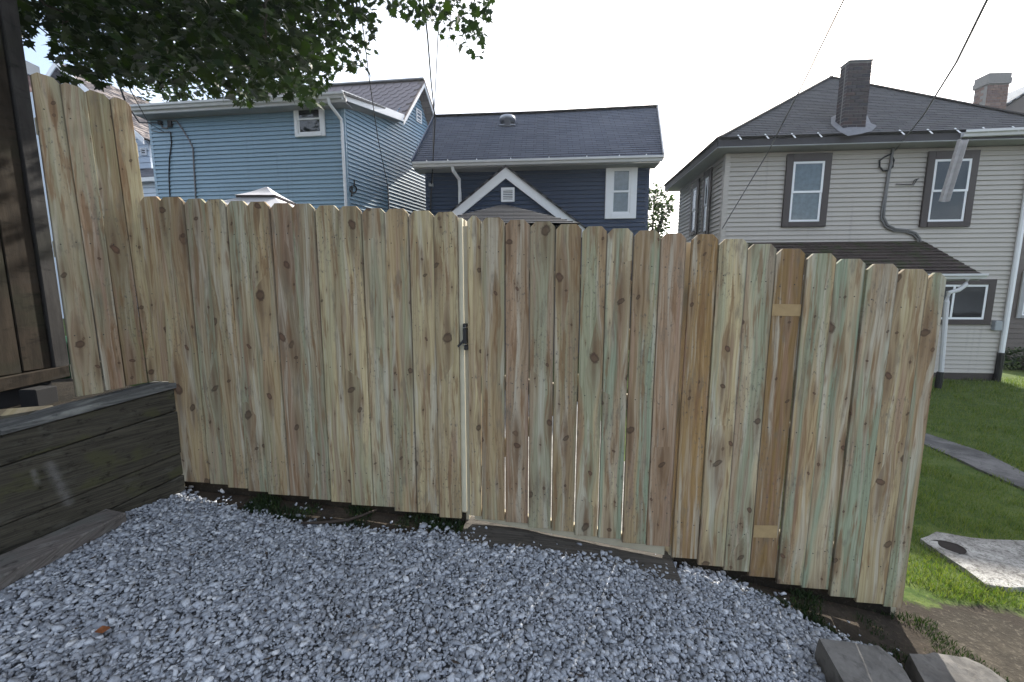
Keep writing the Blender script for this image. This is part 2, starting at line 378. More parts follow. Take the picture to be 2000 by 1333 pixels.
def m_brick(name, pal):
    k = N(name); r = k.oi('Random'); p = k.geo('Position'); b = k.noise(p, 26, 4, .7)
    c = k.ramp(r, *[(i / (len(pal) - 1), q) for i, q in enumerate(pal)])
    c = k.mix(k.step(b, .5, .75, 0, .5), c, (.03, .03, .034)); k.bsdf(c, .92, k.bump(b, .5, .006), .15); return k.m

MT = dict(
    jamb=m_plain('sun_pale_pine', (.66, .62, .47), .8, .15, 12),  # pale pine, lightened further to imitate sun in the latch gap
    band=m_plain('unfaded_pine', (.335, .24, .12), .8, .25, 30),
    soil=m_soil('dark_bank_soil', (.016, .014, .011), (.030, .025, .019), (.055, .046, .036)),
    ground=m_ground(),
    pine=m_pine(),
    rail=m_plain('pine_rail', (.40, .36, .265), .75, .22, 9, bump=.3),
    nail=m_plain('nail_steel', (.035, .032, .03), .6),
    shed=m_oldwood('weathered_shed_boards', (.013, .010, .007), (.034, .026, .018), (.020, .020, .012), (.032, .029, .024), 'z'),
    shedtrim=m_oldwood('grey_trim_wood', (.020, .019, .019), (.042, .040, .038), (.026, .026, .022), (.05, .048, .045), 'z'),
    wallwood=m_oldwood('mossy_retaining_timber', (.026, .024, .018), (.072, .064, .047), (.066, .064, .030), (.095, .090, .074), 'a'),
    capwood=m_oldwood('grey_cap_timber', (.05, .05, .048), (.15, .15, .14), (.26, .26, .235), (.03, .03, .029), 'w'),
    sillwood=m_oldwood('weathered_sill_timber', (.045, .040, .034), (.10, .09, .077), (.07, .064, .055), (.035, .031, .028), 's'),
    plank=m_oldwood('old_ground_plank', (.075, .064, .056), (.17, .152, .138), (.14, .138, .125), (.25, .235, .215), 'w'),
    black=m_plain('black_iron', (.012, .012, .013), .4, .1, 20, .5),
    steel=m_plain('bright_steel', (.6, .6, .6), .3, .1, 20, .5, 1),
    stone=m_stone(),
    dirt=None, ridge=m_plain('ridge_shingles', (.06, .055, .055), .9, .3, 6), hole=m_plain('dark_hole', (.018, .014, .012), .95), pierdark=m_plain('dark_block', (.016, .016, .017), .9, .2, 12),
    gbase=m_soil('gravel_bed', (.11, .112, .118), (.16, .162, .168), (.26, .265, .27), 3),
    lawnsoil=m_soil('lawn_soil', (.030, .045, .015), (.045, .062, .020), (.08, .075, .04)),
    bare=m_soil('bare_tan_soil', (.095, .078, .055), (.14, .115, .085), (.22, .19, .15)),
    path=m_concrete('asphalt_path', (.12, .116, .112), .95, .5),
    slab=m_concrete('pale_concrete', (.27, .26, .245), .85, .0),
    slab2=m_slab(),
    block=m_concrete('brown_concrete', (.135, .128, .118), .9, .0),
    block2=m_concrete('broken_stone', (.120, .113, .104), .9, .0),
    blue=m_siding('blue_vinyl', (.215, .330, .425)),
    blue_trim=m_siding('blue_corner_vinyl', (.30, .42, .52)),
    navy=m_siding('navy_vinyl', (.028, .046, .085)),
    tan=m_siding('tan_vinyl', (.40, .375, .34)),
    palesid=m_siding('pale_blue_clapboard', (.56, .64, .74)),
    brownsid=m_siding('brown_shake', (.115, .095, .085)),
    white=m_plain('white_paint', (.74, .76, .78), .5, .06, 3),
    gutter=m_plain('aluminium_gutter', (.55, .56, .57), .45, .12, 4),
    oldgutter=m_plain('dirty_gutter', (.40, .39, .39), .5, .45, 9, bump=.2),
    darktrim=m_plain('dark_brown_trim', (.055, .045, .043), .5, .15, 5),
    soffit=m_plain('grey_soffit', (.30, .31, .32), .7),
    darkfascia=m_plain('dark_fascia', (.042, .040, .045), .6, .2, 5),
    slate=m_plain('purple_slate', (.24, .215, .225), .7, .3, 3, bump=.2),
    asphalt_blue=m_shingle('dark_asphalt_shingles', (.045, .052, .072), (.090, .100, .128), None, (.32, .14)),
    asphalt_brown=m_shingle('brown_asphalt_shingles', (.058, .058, .062), (.106, .106, .112), None, (.34, .145)),
    mossroof=m_shingle('mossy_asphalt_shingles', (.018, .014, .013), (.060, .046, .040), (.030, .042, .012), (.3, .14)), darkroof=m_shingle('pavilion_shingles', (.016, .019, .028), (.036, .042, .056), None, (.3, .14)),
    slateroof=m_shingle('far_slate_roof', (.13, .115, .11), (.24, .21, .20), None, (.3, .2)),
    greyroof=m_shingle('grey_far_roof', (.20, .215, .23), (.28, .30, .32), None, (.3, .16)),
    tar=m_plain('grey_roof_cement', (.17, .175, .19), .8, .35, 14, bump=.6),
    mortar=m_plain('mortar', (.20, .195, .19), .9, .2, 20),
    brick=m_brick('sooty_brick', [(.055, .050, .055), (.070, .058, .060), (.05, .05, .06), (.085, .060, .058)]),
    brick2=m_brick('red_brick', [(.15, .105, .09), (.19, .125, .105), (.14, .10, .095), (.21, .15, .13)]),
    glass=m_glass('window_glass'),
    room=m_plain('dark_room', (.025, .025, .028), .9),
    curtain=m_plain('grey_curtain', (.30, .32, .32), .9, .45, 9),
    fabric=m_plain('lilac_white_canvas', (.84, .84, .90), .8, .04, 3),
    cable=m_plain('black_cable', (.02, .02, .022), .6),
    cablegrey=m_plain('grey_cable', (.16, .16, .17), .5),
    conduit=m_plain('grey_conduit', (.15, .15, .15), .5),
    boxgrey=m_plain('grey_box', (.28, .30, .32), .5),
    vent=m_plain('galvanised_vent', (.30, .32, .36), .4, .2, 6, .5, .3),
    green=m_plain('green_plastic', (.006, .055, .028), .4),
    bark=m_oldwood('maple_bark', (.035, .028, .022), (.07, .06, .05), (.05, .05, .04), (.09, .085, .08), 'z'),
    leaf=m_leaf('maple_leaf', (.005, .015, .005), (.024, .046, .010), .22),
    leaf2=m_leaf('garden_leaf', (.022, .045, .018), (.05, .085, .03), .3),
    grass=m_leaf('grass_blade', (.062, .112, .022), (.170, .190, .060), .32),
    weed=m_leaf('dark_weed', (.012, .028, .010), (.03, .05, .018), .25),
    twig=m_plain('brown_twig', (.05, .038, .03), .9, .3, 30),
    deadleaf=m_plain('orange_dead_leaf', (.22, .08, .03), .8, .3, 30),
)

def uvslope(ob, o, ux, vx):
    """store slope coordinates in metres so that shingle rows follow the roof"""
    me = ob.data; lay = me.uv_layers.new(name='slope'); M = WM[ob]
    for l in me.loops:
        p = M @ me.vertices[l.vertex_index].co - o; lay.data[l.index].uv = (p.dot(ux), p.dot(vx))
def roof_slope(name, mat, parent, e0, e1, r1, r0, exposure=.14, thick=.012, slab=.05):
    """lapped shingle courses between eave e0-e1 and ridge r0-r1, as real steps"""
    e0, e1, r0, r1 = map(Vector, (e0, e1, r0, r1)); mb = MB()
    nn = (e1 - e0).cross(r0 - e0).normalized()
    if nn.z < 0: nn = -nn
    L = max((r0 - e0).length, (r1 - e1).length); n = max(2, int(L / exposure))
    for i in range(n):
        t0, t1 = i / n, (i + 1) / n
        a, b = e0.lerp(r0, t0), e1.lerp(r1, t0); c, d = e1.lerp(r1, t1), e0.lerp(r0, t1)
        up = nn * thick
        mb.add([a + up, b + up, c + nn * .001, d + nn * .001, a, b], [(0, 1, 2, 3), (4, 5, 1, 0)])
    mb.box8([e0 - nn * slab, e1 - nn * slab, r1 - nn * slab, r0 - nn * slab, e0, e1, r1, r0])
    ob = mb.build(name, mat, parent)
    ux = (e1 - e0).normalized(); vx = nn.cross(ux); uvslope(ob, e0, ux, vx if vx.z > 0 else -vx)
    return ob

def siding(parent, F, poly, mat, pitch, h0=None, proud=.030, d0=.0, name='siding_board'):
    """one object per course, clipped to the wall outline poly [(a,h)...] (convex)"""
    hs = [p[1] for p in poly]; lo = max(min(hs), h0 if h0 is not None else -9); hi = max(hs)
    def span(h):
        xs = []
        for i in range(len(poly)):
            (a0, b0), (a1, b1) = poly[i], poly[(i + 1) % len(poly)]
            if abs(b1 - b0) < 1e-9:
                if abs(h - b0) < 1e-6: xs += [a0, a1]
                continue
            t = (h - b0) / (b1 - b0)
            if -1e-9 <= t <= 1 + 1e-9: xs.append(a0 + (a1 - a0) * t)
        return (min(xs), max(xs)) if len(xs) > 1 else None
    h = lo
    while h < hi - .01:
        t = min(h + pitch, hi); s0, s1 = span(h + 1e-4), span(t - 1e-4)
        if s0 and s1:
            a0, b0 = s0; a1, b1 = s1
            g = min(.014, pitch * .13)                    # open shadow groove under each lap
            MB().box8([F.pt(a0, h + g, d0 + proud), F.pt(b0, h + g, d0 + proud), F.pt(b0, h + g, d0), F.pt(a0, h + g, d0),
                       F.pt(a1, t, d0 + .004), F.pt(b1, t, d0 + .004), F.pt(b1, t, d0), F.pt(a1, t, d0)]).build(name, mat, parent)
        h += pitch

def window(parent, F, x0, y0, x1, y1, casing, cmat, sash=.05, smat=None, curtain=None, hung=True, slide=False, depth=.05, head=None):
    xm, ym = (x0 + x1) / 2, (y0 + y1) / 2
    a0 = F.px(x0, ym)[0]; a1 = F.px(x1, ym)[0]; h1 = F.px(xm, y0)[1]; h0 = F.px(xm, y1)[1]
    smat = smat or MT['white']; hd = head or casing
    m = MB()
    m.fbox(F, a0, a0 + casing, h0, h1, .004, depth); m.fbox(F, a1 - casing, a1, h0, h1, .004, depth)
    m.fbox(F, a0 + casing, a1 - casing, h1 - hd, h1, .004, depth + .003); m.fbox(F, a0 + casing, a1 - casing, h0, h0 + casing * .8, .004, depth + .012)
    w = m.build('window', cmat, parent, bevel=.003)
    b0, b1, g0, g1 = a0 + casing, a1 - casing, h0 + casing * .8, h1 - hd
    bk = MB().fbox(F, b0, b1, g0, g1, .016, .019).build('room', MT['room'], w)
    hm = (g0 + g1) / 2
    def fr(p0, p1, q0, q1, d0, d1):
        s = MB(); s.fbox(F, p0, p0 + sash, q0, q1, d0, d1); s.fbox(F, p1 - sash, p1, q0, q1, d0, d1)
        s.fbox(F, p0 + sash, p1 - sash, q1 - sash, q1, d0, d1); s.fbox(F, p0 + sash, p1 - sash, q0, q0 + sash, d0, d1)
        s.build('sash', smat, w)
        MB().quad(F.pt(p0 + sash, q0 + sash, d0 + .008), F.pt(p1 - sash, q0 + sash, d0 + .008), F.pt(p1 - sash, q1 - sash, d0 + .008), F.pt(p0 + sash, q1 - sash, d0 + .008)).build('pane', MT['glass'], w)
    if slide:
        am = (b0 + b1) / 2 - .1
        fr(b0 + .002, am + .02, g0, g1, .036, .048); fr(am - .02, b1 - .002, g0, g1, .022, .035)
    else:
        fr(b0 + .002, b1 - .002, hm - sash / 2, g1, .036, .047); fr(b0 + .002, b1 - .002, g0, hm + sash / 2, .023, .035)
    if curtain:
        c = MB(); n = 24; top = g1; bot = g0 if curtain == 'full' else hm - .1
        for i in range(n):
            q0, q1 = b0 + (b1 - b0) * i / n, b0 + (b1 - b0) * (i + 1) / n
            z0, z1 = .0200 + .0015 * (i % 2), .0200 + .0015 * ((i + 1) % 2)
            c.quad(F.pt(q0, bot, z0), F.pt(q1, bot, z1), F.pt(q1, top, z1), F.pt(q0, top, z0))
        c.build('curtain', MT['curtain'], w)
    return w

def gutter(parent, p, q, mat, out, w=.11, h=.12):
    p, q, out = Vector(p), Vector(q), Vector(out); z = Vector((0, 0, 1)); t = .006
    prof = [(0, 0), (w * .55, 0), (w * .7, h * .45), (w, h * .6), (w, h), (w - t * 2, h), (w - t * 2, h * .7), (w * .6, h * .5), (w * .5, t), (t, t), (t, h), (0, h)]
    return MB().prism([p + out * x + z * y for x, y in prof], q - p).build('gutter', mat, parent)

def louvre(parent, F, x0, y0, x1, y1, n=6, base=.0, bar=.03):
    xm, ym = (x0 + x1) / 2, (y0 + y1) / 2
    a0 = F.px(x0, ym)[0]; a1 = F.px(x1, ym)[0]; h1 = F.px(xm, y0)[1]; h0 = F.px(xm, y1)[1]; m = MB()
    m.fbox(F, a0, a0 + bar, h0, h1, base, base + .04); m.fbox(F, a1 - bar, a1, h0, h1, base, base + .04)
    m.fbox(F, a0 + bar, a1 - bar, h1 - bar, h1, base, base + .04); m.fbox(F, a0 + bar, a1 - bar, h0, h0 + bar, base, base + .04)
    v = m.build('louvre_vent', MT['white'], parent)
    MB().fbox(F, a0 + bar, a1 - bar, h0 + bar, h1 - bar, base + .002, base + .006).build('backing', MT['room'], v)
    dz = (h1 - h0 - 2 * bar) / n
    for i in range(n):
        z = h0 + bar + dz * (i + .25)
        MB().box8([F.pt(a0 + bar, z, base + .034), F.pt(a1 - bar, z, base + .034), F.pt(a1 - bar, z + .012, base + .034), F.pt(a0 + bar, z + .012, base + .034),
                   F.pt(a0 + bar, z + dz * .45, base + .009), F.pt(a1 - bar, z + dz * .45, base + .009), F.pt(a1 - bar, z + dz * .45 + .012, base + .009), F.pt(a0 + bar, z + dz * .45 + .012, base + .009)]).build('slat', MT['white'], v)
    return v

# ================================================================== THE SETTING
def sheet(name, xs, ys, zf, mat, label=None, kind='structure', cat=None):
    nx, ny = len(xs), len(ys)
    V = np.array([(x, y, zf(x, y)) for y in ys for x in xs]); F = [(j * nx + i, j * nx + i + 1, (j + 1) * nx + i + 1, (j + 1) * nx + i) for j in range(ny - 1) for i in range(nx - 1)]
    o = np_mesh(name, V, F, mat, None, True); o['kind'] = kind
    if label: o['label'] = label
    if cat: o['category'] = cat
    return o
FY = lambda x: 2.25 - .11 * x           # the fence line
def rough(x, y, a, s): return a * mnoise.noise(Vector((x * s, y * s, 3.3)))
xs = sorted(set([-70, -40, -30, -18, -12, -8] + list(np.round(np.arange(-5, 9.01, .1), 3)) + [10, 12, 15, 20, 30, 45, 70]))
ys = sorted(set([-30, -15, -8, -4, -2] + list(np.round(np.arange(-1, 7.01, .1), 3)) + [8, 9, 10, 12, 15, 20, 40, 80]))
def gz(x, y):
    fine = (-5 < x < 9) and (-1 < y < 7)
    return ground(x) - .012 + (rough(x, y, .012, 2.3) + rough(x, y, .006, 9) if fine else 0)
GROUND = tag(sheet('ground', xs, ys, gz, MT['ground']), 'yard ground of dark soil and lawn around the fence')
# pixel outlines on the ground
def onground(px, py, it=6):
    d = ray(px, py); z = -.2
    for _ in range(12):
        t = (z - EYE) / d.z; p = CAM + d * t; z = ground(p.x)
    return p
GEDGE = [(-200, 930), (60, 930), (280, 940), (330, 950), (430, 985), (500, 1000), (560, 1012), (640, 1024), (740, 1034), (860, 1038), (920, 1040), (960, 1062), (1300, 1112), (1350, 1100), (1400, 1118), (1500, 1165), (1560, 1200), (1620, 1235), (1700, 1262), (1790, 1300), (1840, 1345), (1900, 1420)]
ge = [onground(*p) for p in GEDGE]; GEX = [p.x for p in ge]; GEY = [p.y for p in ge]
order = np.argsort(GEX); GEX = list(np.array(GEX)[order]); GEY = list(np.array(GEY)[order])
def gravel_edge(x): return float(np.interp(x, GEX, GEY))
gx = list(np.arange(-3.2, 2.4, .08))
V = []; F = []
for i, x in enumerate(gx):
    e = gravel_edge(x) - .02
    for j, t in enumerate(np.linspace(0, 1, 12)):
        y = -1.0 + (e + 1.0) * t; V.append((x, y, ground(x) - .004 + rough(x, y, .006, 6)))
for i in range(len(gx) - 1):
    for j in range(11): F.append((i * 12 + j, (i + 1) * 12 + j, (i + 1) * 12 + j + 1, i * 12 + j + 1))
tag(np_mesh('gravel_bed', V, F, MT['gbase'], None, True), 'dark bed beneath the grey gravel', kind='structure')

# crushed stones: uncountable, one object
def stone_shapes(npt, n):
    out = []
    for i in range(n):
        bm = bmesh.new(); d = RNG.normal(size=(npt, 3)); d /= np.linalg.norm(d, axis=1)[:, None]; d *= RNG.uniform(.82, 1.12, (npt, 1))
        for p_ in d: bm.verts.new(p_)
        r_ = bmesh.ops.convex_hull(bm, input=bm.verts[:]); bmesh.ops.delete(bm, geom=[g_ for g_ in r_['geom_interior'] if isinstance(g_, bmesh.types.BMVert)], context='VERTS')
        bmesh.ops.triangulate(bm, faces=bm.faces[:]); bm.verts.ensure_lookup_table(); bm.verts.index_update()
        out.append((np.array([q.co[:] for q in bm.verts]), np.array([[q.index for q in t.verts] for t in bm.faces]))); bm.free()
    return out
def stones(cell, lo, hi, sig, keep, npt, layers, second=.55):
    shapes = stone_shapes(npt, 40); VV = []; FF = []; b = 0
    for lay in range(layers):
        xs_ = np.arange(-3.1, 2.35, cell); ys_ = np.arange(-.6, 2.6, cell)
        X, Y = np.meshgrid(xs_, ys_); X = X.ravel() + RNG.uniform(-.5, .5, X.size) * cell; Y = Y.ravel() + RNG.uniform(-.5, .5, Y.size) * cell
        Zr = np.interp(X, GX, GZ); PX, PY, DP = project(np.column_stack([X, Y, Zr])); inside = (DP > .3) & (PX > -130) & (PX < 2130) & (PY < 1440) & (PY > 0)
        E_ = np.interp(X, GEX, GEY); sel = (inside == keep) & (E_ - Y > -.2)
        for x, y, zg, e in zip(X[sel], Y[sel], Zr[sel], E_[sel]):
            d = e - y
            if d < 0 and RNG.random() > .10 * math.exp(d / .07): continue
            if 0 <= d < .07 and RNG.random() > .35 + d * 9: continue
            if lay and RNG.random() > second: continue
            z = zg + (.002 if lay == 0 else RNG.uniform(.006, .013)) + rough(x, y, .010, 5)
            r = np.clip(RNG.lognormal(math.log(lo), sig), lo * .5, hi); v, f = shapes[RNG.integers(40)]
            q = Matrix.Rotation(RNG.uniform(0, 6.28), 3, 'Z') @ Matrix.Rotation(RNG.normal(0, .5), 3, 'X') @ Matrix.Rotation(RNG.normal(0, .5), 3, 'Y')
            VV.append((v * (r * np.array([1.2, .92, .58]))) @ np.array(q).T + (x, y, z)); FF.append(f + b); b += len(v)
    return np.concatenate(VV), np.concatenate(FF), b
v1, f1, n1 = stones(.0150, .0096, .027, .40, True, 14, 2, .55)
v2, f2, n2 = stones(.034, .019, .030, .3, False, 12, 1)
tag(np_mesh('gravel', np.concatenate([v1, v2]), np.concatenate([f1, f2 + n1]), MT['stone']), 'loose blue-grey crushed stone covering the foreground', 'gravel', kind='stuff')

# ------------------------------------------------------------------ lawn, path, slab on the right
def drape(name, poly, mat, lift, label, kind='structure', cat=None, jag=0, res=.08, thick=0):
    """flat outlined patch laid on the sloping ground"""
    bm = bmesh.new(); pts = []
    for i in range(len(poly)):
        p, q = poly[i], poly[(i + 1) % len(poly)]; n = max(1, int((q - p).length / .12))
        for k in range(n):
            r = p.lerp(q, k / n); pts.append((r.x + random.uniform(-jag, jag), r.y + random.uniform(-jag, jag)))
    vs = [bm.verts.new((x, y, 0)) for x, y in pts]; f = bm.faces.new(vs)
    bmesh.ops.triangulate(bm, faces=[f])
    bmesh.ops.subdivide_edges(bm, edges=[e for e in bm.edges if e.calc_length() > .3], cuts=4, use_grid_fill=True)
    bmesh.ops.triangulate(bm, faces=bm.faces[:])
    for v in bm.verts: v.co.z = ground(v.co.x) + lift
    if thick:
        r = bmesh.ops.extrude_face_region(bm, geom=bm.faces[:]); 
        for v in [g for g in r['geom'] if isinstance(g, bmesh.types.BMVert)]: v.co.z -= thick
    bmesh.ops.recalc_face_normals(bm, faces=bm.faces[:])
    me = bpy.data.meshes.new(name); bm.to_mesh(me); bm.free(); me.materials.append(mat)
    o = link(bpy.data.objects.new(name, me), None, Matrix.Identity(4)); tag(o, label, cat, kind=kind); return o
G = onground
lawn_poly = [Vector((x, y, 0)) for x, y in ((2.02, 2.30), (2.35, 2.12), (2.75, 2.2), (3.3, 2.15), (4.2, 2.05), (6, 1.7), (9, 1.4), (30, 1), (30, 16), (-12, 16), (-12, 4.2), (0, 3.6), (1.6, 3.0))]
path_poly = [G(1700, 828), G(1817, 874), G(1930, 926), G(2000, 957), G(2150, 1030), G(2150, 1000), G(2000, 925), G(1930, 888), G(1817, 850), G(1700, 812)]
path_poly = [Vector((p.x, p.y, 0)) for p in path_poly]
drape('path', path_poly, MT['path'], .010, 'grey worn asphalt footpath crossing the lawn', jag=.012, thick=.03)
slab_poly = [Vector((p.x, p.y, 0)) for p in (G(1795, 1056), G(1832, 1080), G(1852, 1094), G(1926, 1148), G(2010, 1153), G(2200, 1165), G(2200, 1062), G(2000, 1062), G(1900, 1056), G(1830, 1044))]
drape('concrete_slab', slab_poly, MT['slab2'], .020, 'pale sunlit concrete slab in the grass right of the fence', jag=.012, thick=.07)
drape('walkway', [Vector(p) for p in ((-.55, 2.36, 0), (1.05, 2.22, 0), (1.25, 6.5, 0), (-.45, 6.5, 0))], MT['slab'], .012, 'pale concrete walk leading away behind the gate', jag=.01, thick=.05)
hp = G(1848, 1074); mb = MB(); ring = [(hp.x + .125 * math.cos(a) * (1 + .04 * math.sin(3 * a)), hp.y + .085 * math.sin(a), ground(hp.x) + .0235) for a in np.linspace(0, 6.283, 17)[:-1]]
dz_ = Vector((0, 0, .012)); top = [Vector(p) + dz_ for p in ring]
mb.add([Vector(p) for p in ring] + [(Vector(p) - hp) * .86 + hp * 1 - Vector((0, 0, .0115)) for p in top] + [Vector((hp.x, hp.y, ground(hp.x) + .025))], [(i, (i + 1) % 16, 16 + (i + 1) % 16, 16 + i) for i in range(16)] + [(16 + i, 16 + (i + 1) % 16, 32) for i in range(16)])
tag(mb.build('hole_disc', MT['hole']), 'dark oval disc painted as a hole in the pale concrete slab', 'drain cover')  # near-black disc paints the dark inside of a hole
bare_poly = [Vector((p.x, p.y, 0)) for p in (G(1780, 1215), G(1830, 1190), G(1900, 1195), G(2000, 1215), G(2150, 1230), G(2150, 1400), G(1990, 1400), G(1900, 1320), G(1830, 1270))]

def inpoly(x, y, poly):
    c = False; j = len(poly) - 1
    for i in range(len(poly)):
        if (poly[i].y > y) != (poly[j].y > y) and x < (poly[j].x - poly[i].x) * (y - poly[i].y) / (poly[j].y - poly[i].y) + poly[i].x: c = not c
        j = i
    return c
me_ = GROUND.data
for nm_, pl_ in (('lawn', lawn_poly), ('bare', bare_poly)):
    at2 = me_.attributes.new(nm_, 'FLOAT', 'POINT'); vals = []
    for v_ in me_.vertices:
        k_ = sum(inpoly(v_.co.x + dx_, v_.co.y + dy_, pl_) for dx_ in (-.08, 0, .08) for dy_ in (-.08, 0, .08)) / 9; vals.append(k_)
    at2.data.foreach_set('value', vals)
def blades(n, sampler, hmin, hmax, w, name, mat, label, cat):
    VV = np.zeros((n * 5, 3)); FF = np.zeros((n * 3, 3), dtype=np.int32); k = 0
    while k < n:
        s = sampler()
        if s is None: continue
        x, y, sc = s; z = ground(x) - .005; h = random.uniform(hmin, hmax) * sc; a = random.uniform(0, 6.283); ww = w * sc * random.uniform(.7, 1.3)
        lean = random.uniform(.1, .9) * h; b = random.uniform(0, 6.283); dx, dy = math.cos(a) * ww, math.sin(a) * ww; lx, ly = math.cos(b) * lean, math.sin(b) * lean
        VV[k * 5:k * 5 + 5] = ((x - dx, y - dy, z), (x + dx, y + dy, z), (x - dx * .8 + lx * .35, y - dy * .8 + ly * .35, z + h * .6), (x + dx * .8 + lx * .35, y + dy * .8 + ly * .35, z + h * .6), (x + lx, y + ly, z + h))
        o = k * 5; FF[k * 3:k * 3 + 3] = ((o, o + 1, o + 3), (o, o + 3, o + 2), (o + 2, o + 3, o + 4)); k += 1
    o = np_mesh(name, VV, FF, mat); tag(o, label, cat, kind='stuff'); return o
def lawn_sample():
    t = random.random() ** 2.0
    y = 1.75 + t * 8.1; x = random.uniform(2.1, 2.6 + 1.45 * y)
    if not inpoly(x, y, lawn_poly): return None
    jx, jy = x + random.gauss(0, .035), y + random.gauss(0, .035)
    if inpoly(jx, jy, path_poly) or inpoly(jx, jy, slab_poly): return None
    if inpoly(x, y, bare_poly) and random.random() > .22: return None
    m = mnoise.noise(Vector((x * 2.2, y * 2.2, 1))) + .5 * mnoise.noise(Vector((x * 7, y * 7, 4)))
    if m < -.25 and random.random() < .5: return None
    if y < 2.5 and m < -.15 and random.random() < .35: return None
    return x, y, (.8 + .5 * m) * (1 + .14 * (y - 2))
blades(90000, lawn_sample, .02, .055, .0022, 'grass', MT['grass'], 'short green grass blades of the lawn beside the fence', 'grass')
def weed_sample():
    if random.random() < .42: x = random.uniform(-1.75, -.25)
    else: x = random.uniform(1.15, 2.45)
    e = gravel_edge(x); f = FY(x) + .02; y = random.uniform(e - .02, f + .03)
    m = mnoise.noise(Vector((x * 4.5, y * 4.5, 8)))
    if m < -.02 and random.random() < .9: return None
    return x, y, .6 + m
blades(5200, weed_sample, .015, .05, .0026, 'weeds', MT['weed'], 'dark short weeds growing in the soil strip below the boards', 'weeds')

# scraps of dead leaf and twig caught in the gravel
lit = []
for i in range(150):
    x = random.uniform(-2.3, 1.6); y = random.uniform(1.0, gravel_edge(x)); lit.append((x, y, ground(x) + .022 + rough(x, y, .010, 5)))
LITTER = (np.array(lit), np.random.default_rng(3).uniform(.012, .034, len(lit)))
def litter_mesh():
    V = []; F = []
    for p_, s_ in zip(*LITTER):
        a = random.uniform(0, 6.28); l = s_ * random.uniform(.8, 1.8); w_ = s_ * random.uniform(.12, .5); c_, n_ = math.cos(a), math.sin(a); b = len(V)
        for u_, v_, h_ in ((-1, 0, .2), (-.2, -1, .05), (1, 0, .3), (.1, 1, .1)): V.append((p_[0] + c_ * u_ * l * .5 - n_ * v_ * w_ * .5, p_[1] + n_ * u_ * l * .5 + c_ * v_ * w_ * .5, p_[2] + h_ * s_ * .5))
        F += [(b, b + 1, b + 2), (b, b + 2, b + 3)]
    return V, F
lv, lf_ = litter_mesh(); tag(np_mesh('leaf_litter', lv, lf_, MT['twig']), 'scattered dark scraps of dead leaf and twig on the gravel', 'leaf litter', kind='stuff')

# ================================================================== NEW BOARD FENCE
FF_ = Frame(0, 2.25, 1, -.11)            # front face of the boards; a runs right, outward is towards the camera
TL = [273, 313, 359.5, 401, 442, 483, 527, 571, 615, 661, 705.6, 752, 798, 847, 894.5]
TY = [384, 386, 388.5, 390.5, 393, 395, 397, 399, 401.5, 403.6, 407, 408.6, 412, 415]
BL = [292, 343, 411, 448, 485.7, 526, 567, 606, 647, 688, 730, 772, 815.5, 859, 902]
BY = [745, 942, 948, 956, 967, 972, 981, 988, 995, 998, 992, 1000, 1004, 1013]
BYL = [745, 940, 946, 952, 960, 965, 969, 974, 981, 986, 990, 998, 1002, 1010]
TG = [912, 939.5, 986.5, 1035, 1085, 1137, 1186, 1238, 1291, 1342]; TGY = [421.7, 426, 430, 434, 438, 443, 446.5, 451, 456]
BG = [917, 941, 986.5, 1031.5, 1076, 1121, 1166.5, 1213.6, 1261, 1309]; BGY = [1008, 1014, 1021, 1030, 1038, 1045, 1052, 1060, 1067]
TR = [1352, 1404, 1461, 1518, 1575.5, 1633.5, 1693, 1754, 1815, 1852]; TRY = [458, 467.5, 477, 486, 495.7, 506, 516, 526, 533]
BR = [1311, 1361, 1412, 1462.5, 1515, 1565, 1618, 1670, 1725, 1763]; BRY = [1090, 1103, 1115, 1128, 1140, 1150, 1164, 1178, 1187]
TAN, PINK, GOLD, PALE, GREY = (.42, .325, .185), (.385, .27, .175), (.285, .185, .080), (.49, .41, .24), (.405, .345, .225)
colL = [(TAN, .1), (TAN, .35), (GREY, .5), (TAN, .35), (GREY, .6), (TAN, .35), (PINK, .3), (GREY, .55), (PALE, .3), (PALE, .45), (GREY, .5), (TAN, .55), (PALE, .1), (PALE, .15)]
colG = [(PALE, .0), (TAN, .45), (PINK, .15), (GREY, .45), (TAN, .35), (TAN, .7), (GREY, .9), (TAN, .95), (PINK, .05)]
colR = [(GOLD, .05), (PALE, .6), (GREY, .7), (GOLD, 0), (TAN, .8), (GREY, 1.0), (GREY, .9), (PALE, .05), (TAN, .8)]
